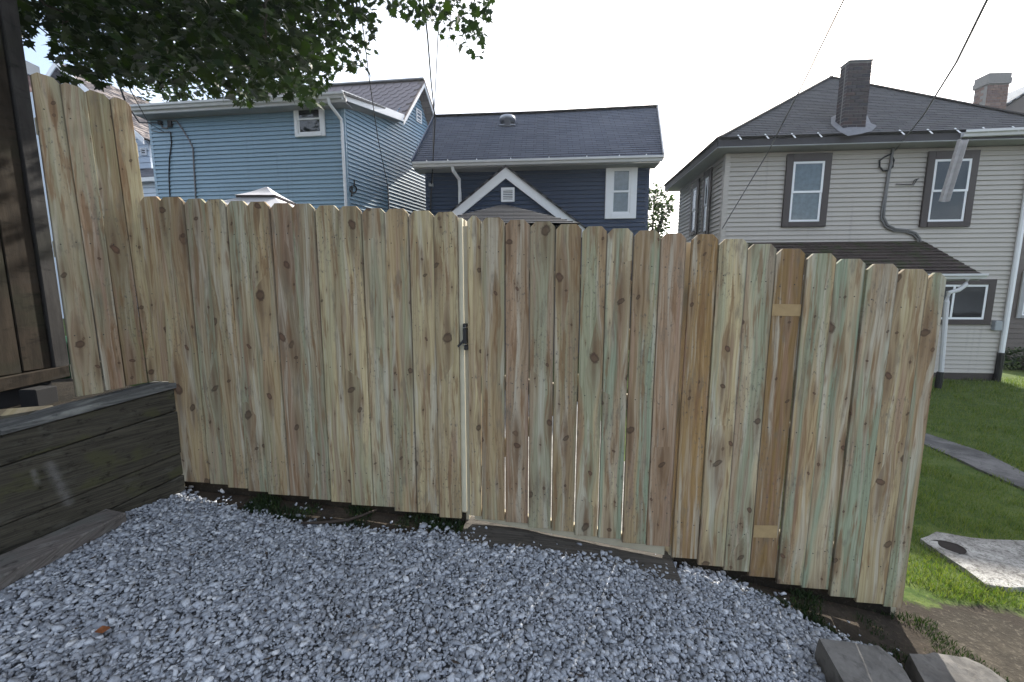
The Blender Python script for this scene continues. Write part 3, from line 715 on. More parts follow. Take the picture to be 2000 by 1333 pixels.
def fence_board(parent, Fr, q, col, green, dep=0, ear=.030, t=.019, nails=True, ear_l=True, ear_r=True, gap=.0015, nailh=(.19, .52, .88)):
    """q: bl, br, tr, tl as (a,h) on frame Fr"""
    (a0, h0), (a1, h0b), (a2, h1b), (a3, h1) = q
    hb = (h0 + h0b) / 2; ht = (h1 + h1b) / 2
    a0 += gap; a3 += gap; a1 -= gap; a2 -= gap
    P0 = Fr.pt(a0, hb, dep); M = Matrix.Translation(P0) @ Matrix(((Fr.ax.x, -Fr.n.x, 0, 0), (Fr.ax.y, -Fr.n.y, 0, 0), (0, 0, 1, 0), (0, 0, 0, 1)))
    L = ht - hb; out = [(0, 0), (a1 - a0, 0)]
    tw = a2 - a0; tl = a3 - a0; e = min(ear, (tw - tl) * .4); sr = (a2 - a1) / L; sl = (a3 - a0) / L
    out += [(tw - sr * e, L - e), (tw - e, L)] if ear_r else [(tw, L)]
    out += [(tl + e, L), (tl - sl * e, L - e)] if ear_l else [(tl, L)]
    mb = MB().prism([(x, 0, z) for x, z in out], (0, t, 0))
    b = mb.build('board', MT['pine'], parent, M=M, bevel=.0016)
    v = random.uniform(.78, 1.14)
    b.color = (col[0] * v, col[1] * v, col[2] * v, green)
    if nails:
        nm = MB()
        for f in nailh:
            z = L - .19 if f == .19 else L * (1 - f)
            for u in (.25, .75):
                if tw - tl < .1 and u > .5: continue
                xx = (tl * z / L) + u * (a1 - a0) + random.uniform(-.008, .008); zz = z + random.uniform(-.012, .012)
                nm.prism([(xx + .0034 * math.cos(k * 1.047), -.0012, zz + .0034 * math.sin(k * 1.047)) for k in range(6)], (0, .004, 0))
        o = nm.build('nail_heads', MT['nail'], b, M=M); o['kind'] = 'stuff'
    return b
def panel(parent, Ts, Ty, Bs, By, cols, Fr, deps=None, gap=.0006, taper=0):
    for i in range(len(Ty)):
        q = (Fr.px(Bs[i], By[i]), Fr.px(Bs[i + 1], By[i]), Fr.px(Ts[i + 1], Ty[i]), Fr.px(Ts[i], Ty[i]))
        if taper: q = ((q[0][0] + taper, q[0][1]), (q[1][0] - taper, q[1][1]), q[2], q[3])
        dep = deps[i] if deps else (i % 2) * .010 + random.uniform(0, .004)
        yield fence_board(parent, Fr, q, cols[i][0], cols[i][1], dep, gap=gap)
def rail(parent, Fr, a0, h0, a1, h1, d0=-.0205, w=.038, ht=.089, name='rail'):
    return MB().box8([Fr.pt(a0, h0, d0), Fr.pt(a1, h1, d0), Fr.pt(a1, h1, d0 - w), Fr.pt(a0, h0, d0 - w), Fr.pt(a0, h0 + ht, d0), Fr.pt(a1, h1 + ht, d0), Fr.pt(a1, h1 + ht, d0 - w), Fr.pt(a0, h0 + ht, d0 - w)]).build(name, MT['rail'], parent, bevel=.003)
def post(parent, Fr, a0, a1, h0, h1, d0=-.020, w=.089):
    return MB().fbox(Fr, a0, a1, h0, h1, d0 - w, d0).build('post', MT['rail'], parent, bevel=.004)
# --- left fixed panel
aL0, _ = FF_.px(343, 900); aL1, _ = FF_.px(900, 700)
p = FF_.pt(aL0, ground(-2.1)); fl = thing('fence_panel', 'left run of new pale dog-eared boards from retaining wall to gate latch', 'fence', (p.x, p.y, p.z))
list(panel(fl, TL, TY, BL, BYL, colL, FF_))
hb = lambda a: float(np.interp(a, [-2.1, 0, 1.0, 2.2], [.21, .06, -.08, -.30]))
for k in (.22, .86, 1.52): rail(fl, FF_, aL0 + .02, hb(aL0) + k, aL1 - .01, hb(aL1) + k)
aP0 = FF_.px(872, 700)[0]; aP1 = FF_.off(-.02).px(908.5, 640)[0]
post(fl, FF_, aP1 - .085, aP1, ground(-.2) - .3, FF_.px(905, 425)[1], -.040 - .018)
MB().fbox(FF_, aP1 - .05, aP1 - .008, hb(-.3) + .03, FF_.px(905, 424)[1] + .0, -.057, -.020).build('latch_jamb', MT['jamb'], fl, bevel=.003)
MB().fbox(FF_, aP1 - .0065, FF_.px(916, 1000)[0] + .026, hb(-.3) + .01, FF_.px(905, 440)[1], -.032, -.024).build('added_sun_stop', MT['rail'], fl, bevel=.003)  # strip added to stop a sun streak through the latch gap
def berm(a0, a1, label):                                 # added soil bank: stops sun under the boards and darkens the gap
    m = MB(); n = 24; P = []
    for i in range(n + 1):
        a = a0 + (a1 - a0) * i / n; q = hb(a) + .012 + .010 * mnoise.noise(Vector((a * 5, 2, 7))); g0 = ground(FF_.pt(a, 0).x) - .06
        P.append([FF_.pt(a, g0, -.045), FF_.pt(a, q - .02, -.055), FF_.pt(a, q + .05, -.09), FF_.pt(a, q + .05, -.24), FF_.pt(a, g0, -.6)])
    vs = [v for r_ in P for v in r_]; m.add(vs, [(i * 5 + k, i * 5 + k + 1, (i + 1) * 5 + k + 1, (i + 1) * 5 + k) for i in range(n) for k in range(4)])
    tag(m.build('added_soil_bank', MT['soil'], smooth=True), label, kind='structure')
berm(-2.6, aP1 - .02, 'dark soil bank added behind the left boards to block low sun'); berm(FF_.px(1312, 1080)[0] + .03, FF_.px(1765, 1185)[0] - .02, 'dark soil bank added behind the right boards to block low sun')
# --- gate
aG0, _ = FF_.px(916, 1000); aG1, _ = FF_.px(1308, 1060)
p = FF_.pt(aG0, .08); gt = thing('gate', 'wooden gate of nine dog-eared boards with greenish streaks, black latch at left', 'gate', (p.x, p.y, p.z))
list(panel(gt, TG, TGY, BG, BGY, colG, FF_, gap=.0010, taper=.0018))
for k in (-.016, .86, 1.52): rail(gt, FF_, aG0 + .03, hb(aG0) + k, aG1 - .02, hb(aG1) + k)
MB().bar(FF_.pt(aG0 + .06, hb(aG0) + .3, -.077), FF_.pt(aG1 - .06, hb(aG1) + 1.5, -.077), .036, .085, (0, 0, 1)).build('brace', MT['rail'], gt)
lf = FF_.off(.004); a, h = lf.px(909, 662)
la = MB(); la.fbox(lf, a - .013, a + .009, h - .030, h + .062, -.03, .012); lat = la.build('latch', MT['black'], gt, bevel=.002)
MB().fbox(lf, a - .013, a + .009, h + .068, h + .090, -.03, .010).build('striker', MT['black'], lat, bevel=.002)
MB().prism([lf.pt(a - .010, h - .002, .018), lf.pt(a - .010, h - .024, .018), lf.pt(a - .040, h - .052, .018), lf.pt(a - .046, h - .040, .018)], lf.n * -.008).build('lever', MT['black'], lat)
MB().fbox(lf, a - .008, a + .014, h - .068, h - .040, -.03, .008).build('keeper', MT['black'], lat, bevel=.002)
for dh in (.065, -.037): MB().tube([lf.pt(a - .012, h + dh, .013), lf.pt(a + .008, h + dh + .004, .013)], .0028, 6).build('pin', MT['steel'], lat)
# --- right fixed panel
aR0, _ = FF_.px(1312, 1080); aR1, _ = FF_.px(1765, 1185)
p = FF_.pt(aR0, -.1); fr_ = thing('fence_panel', 'right run of nine stepped new boards from golden-brown board to lawn end', 'fence', (p.x, p.y, p.z))
rb_ = list(panel(fr_, TR, TRY, BR, BRY, colR, FF_, deps=[.004, .012, .003, -.002, .010, .001, .011, .003, -.002]))
for (x0, x1, y0, y1) in ((1509, 1565, 594, 617), (1473, 1519, 1026, 1050)):       # unfaded bands where a batten once covered the board
    q = [FF_.px(x0, y0), FF_.px(x1, y0 + 1), FF_.px(x1 - 2, y1 + 1), FF_.px(x0 - 2, y1)]
    pb = MB().prism([FF_.pt(a_, h_, .0002) for a_, h_ in q], FF_.n * .0006).build('pale_band', MT['band'], rb_[3])
for k in (.2, .86, 1.52): rail(fr_, FF_, aR0 + .04, hb(aR0) + k, aR1 - .01, hb(aR1) + k)
a = FF_.px(1345, 480)[0]; post(fr_, FF_, a + .006, a + .095, ground(1.0) - .3, FF_.px(1346, 470)[1], -.070)
post(fr_, FF_, aR1 - .075, aR1 + .016, ground(2.2) - .3, FF_.px(1850, 548)[1], -.058)
# --- tall fence on the retaining wall, running towards the camera
WD = Vector((.446, .895, 0)); 
TF = Frame(-2.36, 2.51, WD.x, WD.y); TFl = thing('fence_panel', 'tall weathered four-board fence section standing behind retaining wall at left', 'fence', (-2.5, 2.2, .85))
tt = [(58, 113, 137), (113.6, 164, 158), (164, 211, 172), (212, 252, 187)]
tb = [(148, 206, 776), (206, 246, 763), (246, 290, 754), (290, 320, 746)]
tc = [(GREY, .35), (PINK, .55), ((.33, .27, .15), .2), (PALE, .1)]
for i in range(4):
    (x0, x1, y), (u0, u1, v) = tt[i], tb[i]
    q = (TF.px(u0, v), TF.px(u1 + (14 if i == 3 else 0), v), TF.px(x1, y), TF.px(x0, y))
    q = ((q[0][0], q[0][1]), (q[1][0], q[0][1]), (q[2][0], q[3][1]), (q[3][0], q[3][1]))
    fence_board(TFl, TF, q, tc[i][0], tc[i][1], (.002, .009, .003, .008)[i], ear=.022, nailh=(.19, .5, .8))
a0, a1 = TF.px(110, 400)[0], TF.px(285, 400)[0]
for h in (1.0, 1.7, 2.35): rail(TFl, TF, a0 - .022, h, a1, h)

# ------------------------------------------------------------------ gate sill, retaining wall, planks
sF = FF_
sa0, sa1 = aG0 - .03, aG1 + .03
def sill_h(a): return hb(a) - .046
smb = MB(); nseg = 26
ring = []
for i in range(nseg + 1):
    a = sa0 + (sa1 - sa0) * i / nseg; h = sill_h(a) + .004 * mnoise.noise(Vector((a * 6, 1, 0))); j = .006 * mnoise.noise(Vector((a * 5, 4, 0)))
    ring.append([sF.pt(a, h - .17, .165 + j), sF.pt(a, h - .035, .160 + j), sF.pt(a, h - .006, .145 + j), sF.pt(a, h, .12 + j), sF.pt(a, h + .004, -.10), sF.pt(a, h - .17, -.10)])
vs = [v for r_ in ring for v in r_]; fs = []
for i in range(nseg):
    for k in range(6): fs.append((i * 6 + k, i * 6 + (k + 1) % 6, (i + 1) * 6 + (k + 1) % 6, (i + 1) * 6 + k))
fs += [tuple(range(6)), tuple(range(nseg * 6, nseg * 6 + 6))]
tag(smb.add(vs, fs).build('timber_sill', MT['sillwood']), 'weathered grey landscape timber lying under the gate', 'timber')

# retaining wall: courses on its own vertical plane
RW = Frame(*FF_.pt(*FF_.px(352, 830))[:2], WD.x, WD.y)
rwt = thing('retaining_wall', 'dark mossy timber retaining wall running from lower left to the fence', 'retaining wall', (RW.p.x - .3, RW.p.y - .6, ground(-2.4)))
def rwp(x, y): return RW.pt(*RW.px(x, y), .003)
MT['wallscuff'] = m_oldwood('scuffed_retaining_timber', (.026, .024, .018), (.072, .064, .047), (.066, .064, .030), (.095, .090, .074), 'a', [(rwp(96, 908), rwp(134, 982), .022), (rwp(64, 920), rwp(72, 944), .012)])
courses = [((852, 758), (913, 802)), ((913, 802), (1030, 885)), ((1030, 885), (1100, 926)), ((1100, 926), (1150, 958))]
for i, ((t0, t1), (b0, b1)) in enumerate(courses):
    dd = (0, .006, -.002, .004)[i]
    e = (345, 347, 353, 360, 362)
    P = [RW.px(0, b0), RW.px(e[i + 1], b1), RW.px(e[i], t1), RW.px(0, t0)]
    P = [(a, h) for a, h in P]
    # continue the courses towards and past the camera's left
    def ext(p, q, amt=-1.1): 
        s = (q[1] - p[1]) / (q[0] - p[0]) * .35; return (p[0] + amt, p[1] + amt * s)
    bl, tl = ext(P[0], P[1]), ext(P[3], P[2])
    g = .003
    MB().prism([RW.pt(bl[0], bl[1] + g, dd), RW.pt(P[0][0], P[0][1] + g, dd), RW.pt(P[1][0], P[1][1] + g, dd), RW.pt(P[2][0], P[2][1] - g, dd), RW.pt(P[3][0], P[3][1] - g, dd), RW.pt(tl[0], tl[1] - g, dd)], RW.n * -.06).build('timber', MT['wallscuff'] if i in (1, 2) else MT['wallwood'], rwt, bevel=.004)
# cap plank: lies flat on the wall, pale worn edge
c0, c1 = RW.px(0, 852), RW.px(345, 758)
sl_ = (c1[1] - c0[1]) / (c1[0] - c0[0])
c00 = (c0[0] - 1.1, c0[1] - 1.1 * sl_ * .35)
for nm, d0, d1, z0, z1, mt_ in (('cap', .020, -.19, .004, .040, 'capwood'),):
    m = MB()
    for (A, B) in ((c00, c0), (c0, c1)):
        m.box8([RW.pt(A[0], A[1] + z0, d0), RW.pt(B[0], B[1] + z0, d0), RW.pt(B[0], B[1] + z0, d1), RW.pt(A[0], A[1] + z0, d1), RW.pt(A[0], A[1] + z1, d0), RW.pt(B[0], B[1] + z1, d0), RW.pt(B[0], B[1] + z1, d1), RW.pt(A[0], A[1] + z1, d1)])
    m.build(nm, MT[mt_], rwt, bevel=.004)
# earth held by the wall
m = MB(); A, B = c00, c1
m.box8([RW.pt(A[0], -.2, -.07), RW.pt(B[0], -.2, -.07), RW.pt(B[0], -.2, -3), RW.pt(A[0], -.2, -3), RW.pt(A[0], A[1] - .06, -.07), RW.pt(B[0], B[1] - .06, -.07), RW.pt(B[0], B[1] - .06, -3), RW.pt(A[0], A[1] - .06, -3)])
tag(m.build('raised_bank', MT['soil']), 'dark earth bank held up behind the retaining wall', kind='structure')
# old plank lying on the ground along the wall
q = [G(-60, 1104), G(208, 992), G(247, 1001), G(-10, 1126)]
zt = .055; m = MB()
def lift(p, z): return Vector((p.x, p.y, ground(p.x) + z))
def onh(px, py, dz):
    d = ray(px, py); z = 0
    for _ in range(12): t = (z - EYE) / d.z; p = CAM + d * t; z = ground(p.x) + dz
    return p
tp = [onh(-140, 1145, .075), onh(208, 993, .075), onh(247, 1001, .07), onh(-80, 1168, .07)]
m.box8([Vector((p_.x, p_.y, ground(p_.x) + .004)) for p_ in tp] + tp)
tag(m.build('loose_plank', MT['plank'], bevel=.006), 'worn grey plank lying on gravel along the retaining wall', 'plank')

# ------------------------------------------------------------------ dark old shed wall at the left edge
c = at(121, 718, 2.62); SHF = Frame(c.x, c.y, -.139 * -1, .99)      # a runs away from the camera to the corner
shed = thing('shed', 'dark brown weathered board shed at the left edge on raised base', 'shed', (c.x - .1, c.y - .3, .78))
edges_t = [(-62, 3), (-30, 3), (5, 3)]
sb = [-.62, -.475, -.335, -.195, -.052]
zb0, zb1 = SHF.px(0, 736)[1], SHF.px(106, 716)[1]; ab0, ab1 = SHF.px(0, 736)[0], SHF.px(106, 716)[0]
zbf = lambda a: zb0 + (zb1 - zb0) * (a - ab0) / (ab1 - ab0)
for i in range(4):
    a0, a1 = sb[i] + .003, sb[i + 1] - .003; z = zbf((a0 + a1) / 2)
    MB().fbox(SHF, a0, a1, z, 4.6, -.02, 0.004 * (i % 2)).build('board', MT['shed'], shed, bevel=.003)
MB().fbox(SHF, -.049, .03, zbf(0) - .01, 4.6, -.05, .022).build('corner_trim', MT['shedtrim'], shed, bevel=.004)
MB().box8([SHF.pt(-.9, zbf(-.9) - .10, .03), SHF.pt(.02, zbf(.02) - .085, .03), SHF.pt(.02, zbf(.02) - .085, -.08), SHF.pt(-.9, zbf(-.9) - .10, -.08),
           SHF.pt(-.9, zbf(-.9) - .006, .03), SHF.pt(.02, zbf(.02) - .006, .03), SHF.pt(.02, zbf(.02) - .006, -.08), SHF.pt(-.9, zbf(-.9) - .006, -.08)]).build('base_rail', MT['shed'], shed, bevel=.004)
MB().fbox(SHF, -2.0, -.03, .5, 4.6, -1.6, -.06).build('wall', MT['room'], shed)
MB().box8([SHF.pt(-2, 4.6, .3), SHF.pt(.2, 4.6, .3), SHF.pt(.2, 4.6, -1.9), SHF.pt(-2, 4.6, -1.9), SHF.pt(-2, 4.7, .3), SHF.pt(.2, 4.7, .3), SHF.pt(.2, 5.2, -1.9), SHF.pt(-2, 5.2, -1.9)]).build('roof', MT['shedtrim'], shed)
pr = at(85, 790, 2.42); bl_ = MB()
bl_.box((pr.x - .02, pr.y, pr.z), (.055, 0, 0), (0, .06, 0), (0, 0, .11)); tag(bl_.build('concrete_pier', MT['pierdark'], bevel=.006), 'dark block pier under the shed base rail', 'pier')
pr = at(20, 815, 2.05); tag(MB().box((pr.x, pr.y, pr.z - .02), (.12, .05, 0), (-.03, .09, 0), (0, 0, .05)).build('timber_offcut', MT['wallwood'], bevel=.01), 'short dark timber offcut behind the cap at far left', 'timber')
pr = at(124, 690, 2.75); bm_ = MB(); bm_.lathe((pr.x, pr.y, pr.z - .18), [(.05, 0), (.06, .02), (.075, .24), (.08, .25), (.08, .27), (.03, .30)], 14)
tag(bm_.build('green_bin', MT['green'], smooth=True), 'small green plastic bin between the shed and tall fence', 'bin')

# ------------------------------------------------------------------ broken blocks lower right, twig, leaf
def rubble(name, tops, zt, base, mat, label, cat):
    m = MB(); t = [onh(x, y, z) for (x, y), z in zip(tops, zt)]; cen = sum(t, Vector()) / len(t)
    low = [Vector((p_.x + (p_.x - cen.x) * .06, p_.y + (p_.y - cen.y) * .06, ground(p_.x) - .03)) for p_ in t]
    n = len(t); m.add(low + t + [cen], [(i, (i + 1) % n, n + (i + 1) % n, n + i) for i in range(n)] + [(n + i, n + (i + 1) % n, 2 * n) for i in range(n)])
    o = m.build(name, mat); bm = bmesh.new(); bm.from_mesh(o.data)
    bmesh.ops.subdivide_edges(bm, edges=bm.edges[:], cuts=5, use_grid_fill=True)
    for v in bm.verts:
        w = WM[o] @ v.co; k = mnoise.fractal(w * 14, .8, 2, 4) * .006; v.co += v.normal * k if v.normal.length else Vector()
    bm.to_mesh(o.data); bm.free(); return tag(o, label, cat)
rubble('concrete_chunk', [(1600, 1246), (1715, 1262), (1748, 1288), (1790, 1345), (1850, 1440), (1690, 1440), (1655, 1345)], [.13, .12, .115, .11, .10, .11, .12], 0, MT['block'], 'broken brown concrete slab chunk on the gravel at lower right', 'concrete')
rubble('concrete_chunk', [(1776, 1277), (1835, 1277), (1885, 1285), (1935, 1308), (1990, 1350), (2070, 1440), (1868, 1440), (1812, 1345)], [.12, .12, .115, .11, .10, .09, .10, .11], 0, MT['block2'], 'second flatter broken slab chunk nearest the bare soil corner', 'concrete')
tw = [onh(x, y, z) for x, y, z in ((588, 1022, .02), (630, 1021, .02), (680, 1016, .022), (705, 1008, .025), (735, 996, .03))]
tag(MB().tube(tw, [.007, .010, .010, .009, .006], 6).build('twig', MT['twig'], smooth=True), 'bent brown stick lying on soil below the left boards', 'stick')
lp = onh(200, 1233, .03); tag(MB().add([lp + Vector(v) for v in ((-.03, 0, 0), (-.012, -.018, .012), (.016, -.015, .004), (.032, .002, .012), (.012, .018, .002), (-.014, .016, .010), (0, 0, .004))], [(i, (i + 1) % 6, 6) for i in range(6)]).build('dead_leaf', MT['deadleaf']), 'curled orange-brown dead leaf on the gravel at left', 'leaf')

# ================================================================== BLUE HOUSE
def downspout(parent, pts, mat, w=.05, name='downspout'):
    return MB().tube(pts, w, 8).build(name, mat, parent)
bc = at(676, 300, 11.2)
BF = Frame(bc.x, bc.y, .9933, -.1155); BRt = Frame(bc.x, bc.y, .4147, .9100)
bh = thing('blue_house', 'light blue vinyl-sided two-storey house with white corner and slate gable', 'house', (bc.x - 2, bc.y + 1.5, ground(-6)))
eave = BF.off(.32).px(668, 200)[1]                          # underside of the gutter
aBL = BF.px(298, 300)[0]
wb = MB().fbox(BF, aBL, 0, .3, eave + .02, -4, 0).build('wall', MT['blue'], bh)
h_lo = BF.px(480, 420)[1]
siding(wb, BF, [(aBL, h_lo), (0, h_lo), (0, eave), (aBL, eave)], MT['blue'], .112)
RO = BRt.off(.28)
vA = RO.px(788, 232); pk = RO.px(828, 160)
half = pk[0] - vA[0]; bkA = pk[0] + half
sw = [(0, .3), (bkA - .28, .3), (bkA - .28, vA[1] - .1), (pk[0] - .1, pk[1] - .16), (vA[0], vA[1] - .02), (0, eave)]
wr = MB().prism([BRt.pt(a, h, -.01) for a, h in sw], BRt.n * -.2).build('wall', MT['blue'], bh)
h_lo2 = BRt.px(760, 425)[1]
siding(wr, BRt, [(0.04, h_lo2), (bkA - .28, h_lo2), (bkA - .28, vA[1] - .1), (pk[0] - .1, pk[1] - .16), (vA[0] * .9, vA[1] + .0), (0.04, eave)], MT['blue'], .112)
MB().box8([BF.pt(-.075, .3, .02), BF.pt(.02, .3, .02), BF.pt(.02, .3, -.075), BF.pt(-.075, .3, -.01), BF.pt(-.075, eave, .02), BF.pt(.02, eave, .02), BF.pt(.02, eave, -.075), BF.pt(-.075, eave, -.01)]).build('corner_post', MT['blue_trim'], bh)
MB().fbox(BF, aBL - .01, aBL + .07, .3, eave, -.05, .022).build('corner_post', MT['blue_trim'], bh)
aEl = BF.off(.32).px(262, 215)[0]; aEr = .26
MB().fbox(BF, aEl, aEr - .02, eave - .015, eave, .0, .34).build('soffit', MT['soffit'], bh)
MB().fbox(BF, aEl, aEr, eave, eave + .2, .32, .345).build('fascia', MT['gutter'], bh)
gutter(bh, BF.pt(aEl, eave + .07, .346), BF.pt(aEr, eave + .07, .346), MT['gutter'], BF.n, .12, .13)
# low front roof rising to the main eave, and its rake board on the right
e0, e1 = BF.pt(aEl, eave + .2, .40), BF.pt(aEr, eave + .2, .40)
r1 = RO.pt(vA[0], vA[1] + .13); r0 = r1 + (e0 - e1)
roof_slope('front_roof', MT['asphalt_brown'], bh, e0, e1, r1, r0, .15)
R0, R1 = RO.pt(-.33, eave + .03), RO.pt(vA[0] + .02, vA[1] - .09)
MB().prism([R0, R1, R1 + Vector((0, 0, .21)), R0 + Vector((0, 0, .23))], BRt.n * .03).build('rake_board', MT['white'], bh)
MB().box8([BRt.pt(0, eave, 0), RO.pt(-.3, eave + .03), RO.pt(vA[0], vA[1] - .07), BRt.pt(vA[0], vA[1] - .07), BRt.pt(0, eave + .03, 0), RO.pt(-.3, eave + .06), RO.pt(vA[0], vA[1] - .04), BRt.pt(vA[0], vA[1] - .04)]).build('rake_soffit', MT['soffit'], bh)
# main gable: rake boards and roof
for (A, B) in (((vA[0] - .03, vA[1] - .05), (pk[0], pk[1])), ((bkA + .03, vA[1] - .05), (pk[0], pk[1]))):
    a, b = RO.pt(*A), RO.pt(*B); MB().prism([a, b, b + Vector((0, 0, -.17)), a + Vector((0, 0, -.17))], BRt.n * .03).build('rake_board', MT['white'], bh)
    w0, w1 = BRt.pt(A[0], A[1] - .03), BRt.pt(B[0], B[1] - .03)
    MB().box8([w0, a - Vector((0, 0, .03)), b - Vector((0, 0, .03)), w1, w0 + Vector((0, 0, .02)), a - Vector((0, 0, .01)), b - Vector((0, 0, .01)), w1 + Vector((0, 0, .02))]).build('rake_soffit', MT['blue'], bh)
left = -BF.ax * 6.2
E1, P1 = RO.pt(vA[0] - .03, vA[1] - .02, .04), RO.pt(pk[0], pk[1] + .04, .04); K1 = RO.pt(bkA + .03, vA[1] - .02, .04)
rf = roof_slope('roof', MT['slateroof'], bh, E1 + left, E1, P1, P1 + left, .2, .004, .04)
roof_slope('roof', MT['slateroof'], bh, K1 + left, K1, P1, P1 + left, .2)
sv = (P1 - E1); sl2 = sv.length; sv.normalize(); sx = -BF.ax; sn = sx.cross(sv).normalized(); sn = sn if sn.z > 0 else -sn
def slate_mesh():
    w, ln = .145, .30
    prof = [(-w, ln), (-w, .085), (-w * .5, 0), (w * .5, 0), (w, .085), (w, ln)]
    m = MB().prism([(x, y, 0) for x, y in prof], (0, 0, .008)); me = bpy.data.meshes.new('slate'); me.from_pydata([tuple(v) for v in m.v], [], m.f); me.materials.append(MT['slate']); return me
sm_ = slate_mesh(); nr = int(sl2 / .185)
for i in range(nr):
    for j in range(13):
        p = E1 + sv * (i * .185) + sx * (.16 + j * .295 + (.148 if i % 2 else 0)) + sn * (.016 + random.uniform(0, .004))
        tilt = sv * 1.0 - sn * .045; tilt.normalize(); nn = sx.cross(tilt); nn = nn if nn.z > 0 else -nn
        M = Matrix(((sx.x, tilt.x, nn.x, p.x), (sx.y, tilt.y, nn.y, p.y), (sx.z, tilt.z, nn.z, p.z), (0, 0, 0, 1)))
        link(bpy.data.objects.new('slate', sm_), rf, M)
MB().bar(P1 + sn * .02, P1 + left + sn * .02, .22, .04).build('ridge_cap', MT['soffit'], bh)
window(bh, BF.off(.016), 576, 198, 635, 268, .10, MT['white'], .045, hung=True)
louvre(bh, BRt.off(.016), 812, 215, 822, 240, 3, 0, .04)
d1 = BF.pt(-.10, eave + .06, .38)
downspout(bh, [BF.pt(-.20, eave + .08, .40), BF.pt(-.19, eave - .05, .36), BF.pt(-.05, eave - .32, .08), BF.pt(-.05, eave - .45, .06), BF.pt(-.05, .4, .06)], MT['white'], .042)
# service cables on the front wall
bw = BF.off(.03)
def wallcable(parent, F, pxs, r, mat, name='cable'):
    return MB().tube([F.pt(*F.px(x, y)) for x, y in pxs], r, 6).build(name, mat, parent)
wallcable(bh, bw, [(312, 240), (318, 250), (326, 251), (334, 240), (336, 236), (345, 237), (358, 255), (370, 275), (377, 290), (379, 330), (381, 360), (383, 400)], .022, MT['cablegrey'])
wallcable(bh, bw, [(333, 258), (335, 280), (331, 310), (330, 340), (331, 370), (333, 400)], .016, MT['cable'])
wallcable(bh, bw, [(296, 255), (310, 259), (333, 258)], .012, MT['cablegrey'])
MB().box(bw.pt(*bw.px(314, 241)), BF.ax * .05, BF.n * .05, (0, 0, .05)).build('insulator', MT['cable'], bh); MB().box(bw.pt(*bw.px(333, 243)), BF.ax * .06, BF.n * .04, (0, 0, .09)).build('insulator', MT['cable'], bh)
rw = BRt.off(.04)
loop = [(690 + 6.5 * math.cos(t), 370 + 7.5 * math.sin(t)) for t in np.linspace(-1.5, 4.4, 14)]
wallcable(bh, rw, [(692, 352), (692, 362)] + loop + [(687, 384)], .018, MT['cable'])
wallcable(bh, rw, [(757, 363), (758, 372), (759, 390), (760, 412)], .020, MT['cablegrey'])

# ================================================================== NAVY HOUSE
nc = at(834, 380, 10.8); NF = Frame(nc.x, nc.y, .997, -.079)
nh = thing('navy_house', 'dark navy house with blue-black shingle roof and white front gable', 'house', (nc.x + 3, nc.y + 2, ground(0)))
NE = NF.off(.38); geL, geR = NE.px(808, 328), NE.px(1293, 317)
ev = (geL[1] + geR[1]) / 2; aNR = NF.px(1264, 400)[0]
wn_ = MB().fbox(NF, 0, aNR, 0, ev, -5, 0).build('wall', MT['navy'], nh)
siding(wn_, NF, [(0, NF.px(1000, 455)[1]), (aNR, NF.px(1000, 455)[1]), (aNR, ev - .02), (0, ev - .02)], MT['navy'], .105)
MB().fbox(NF, -.03, .06, 0, ev - .02, -.05, .022).build('corner_post', MT['navy'], nh); MB().fbox(NF, aNR - .06, aNR + .03, 0, ev - .02, -.05, .022).build('corner_post', MT['navy'], nh)
NRd = NF.off(-2.35); rL, rM, rR = NRd.px(850, 229), NRd.px(1050, 222), NRd.px(1283, 210)
a0_, a1_ = (geL[0] + rL[0]) / 2, (geR[0] + rR[0]) / 2
MB().fbox(NF, geL[0], NE.px(1292, 317)[0] - .03, ev - .02, ev + .02, -.1, .36).build('soffit', MT['soffit'], nh)
am = rM[0]
E0, Em, E1_ = NE.pt(geL[0], ev + .12, .04), NE.pt(am, ev + .12, .04), NE.pt(geR[0], ev + .12, .04)
Q0, Qm, Q1 = NRd.pt(rL[0], rL[1]), NRd.pt(am, rM[1]), NRd.pt(rR[0], rR[1])
roof_slope('roof', MT['asphalt_blue'], nh, E0, Em, Qm, Q0, .14); roof_slope('roof', MT['asphalt_blue'], nh, Em, E1_, Q1, Qm, .14)
B0, B1 = NF.off(-5.05).pt(geL[0], ev + .12), NF.off(-5.05).pt(geR[0], ev + .12)
roof_slope('roof', MT['asphalt_blue'], nh, B0, B1, Q1, Q0, .2)
MB().prism([NF.pt(0.02, ev - .02, -.01), NF.pt(.02, ev - .02, -4.9), Q0 + NF.ax * .3 - Vector((0, 0, .06))], NF.ax * .05).build('gable_wall', MT['navy'], nh)
MB().prism([NF.pt(aNR - .06, ev - .02, -.01), NF.pt(aNR - .06, ev - .02, -4.9), Q1 - NF.ax * .45 - Vector((0, 0, .06))], NF.ax * .05).build('gable_wall', MT['navy'], nh)
MB().bar(Q0 + Vector((0, 0, .02)), Qm + Vector((0, 0, .02)), .2, .03).build('ridge_cap', MT['ridge'], nh); MB().bar(Qm + Vector((0, 0, .02)), Q1 + Vector((0, 0, .02)), .2, .03).build('ridge_cap', MT['ridge'], nh)
gutter(nh, NE.pt(geL[0], ev - .0, .0), NE.pt(geR[0], ev - .0, .0), MT['gutter'], NF.n, .12, .12)
MB().bar(E1_ + Vector((.02, 0, .0)), Q1 + Vector((.02, 0, .0)), .03, .16).build('rake_board', MT['gutter'], nh); MB().bar(E0 - Vector((.02, 0, 0)), Q0 - Vector((.02, 0, 0)), .03, .16).build('rake_board', MT['navy'], nh)
for x in (835, 876, 932, 998, 1072, 1145, 1208, 1260):
    g_ = NE.px(x, 326)[0]; MB().fbox(NE, g_ - .008, g_ + .008, ev + .115, ev + .16, .02, .10).build('gutter_strap', MT['white'], nh)
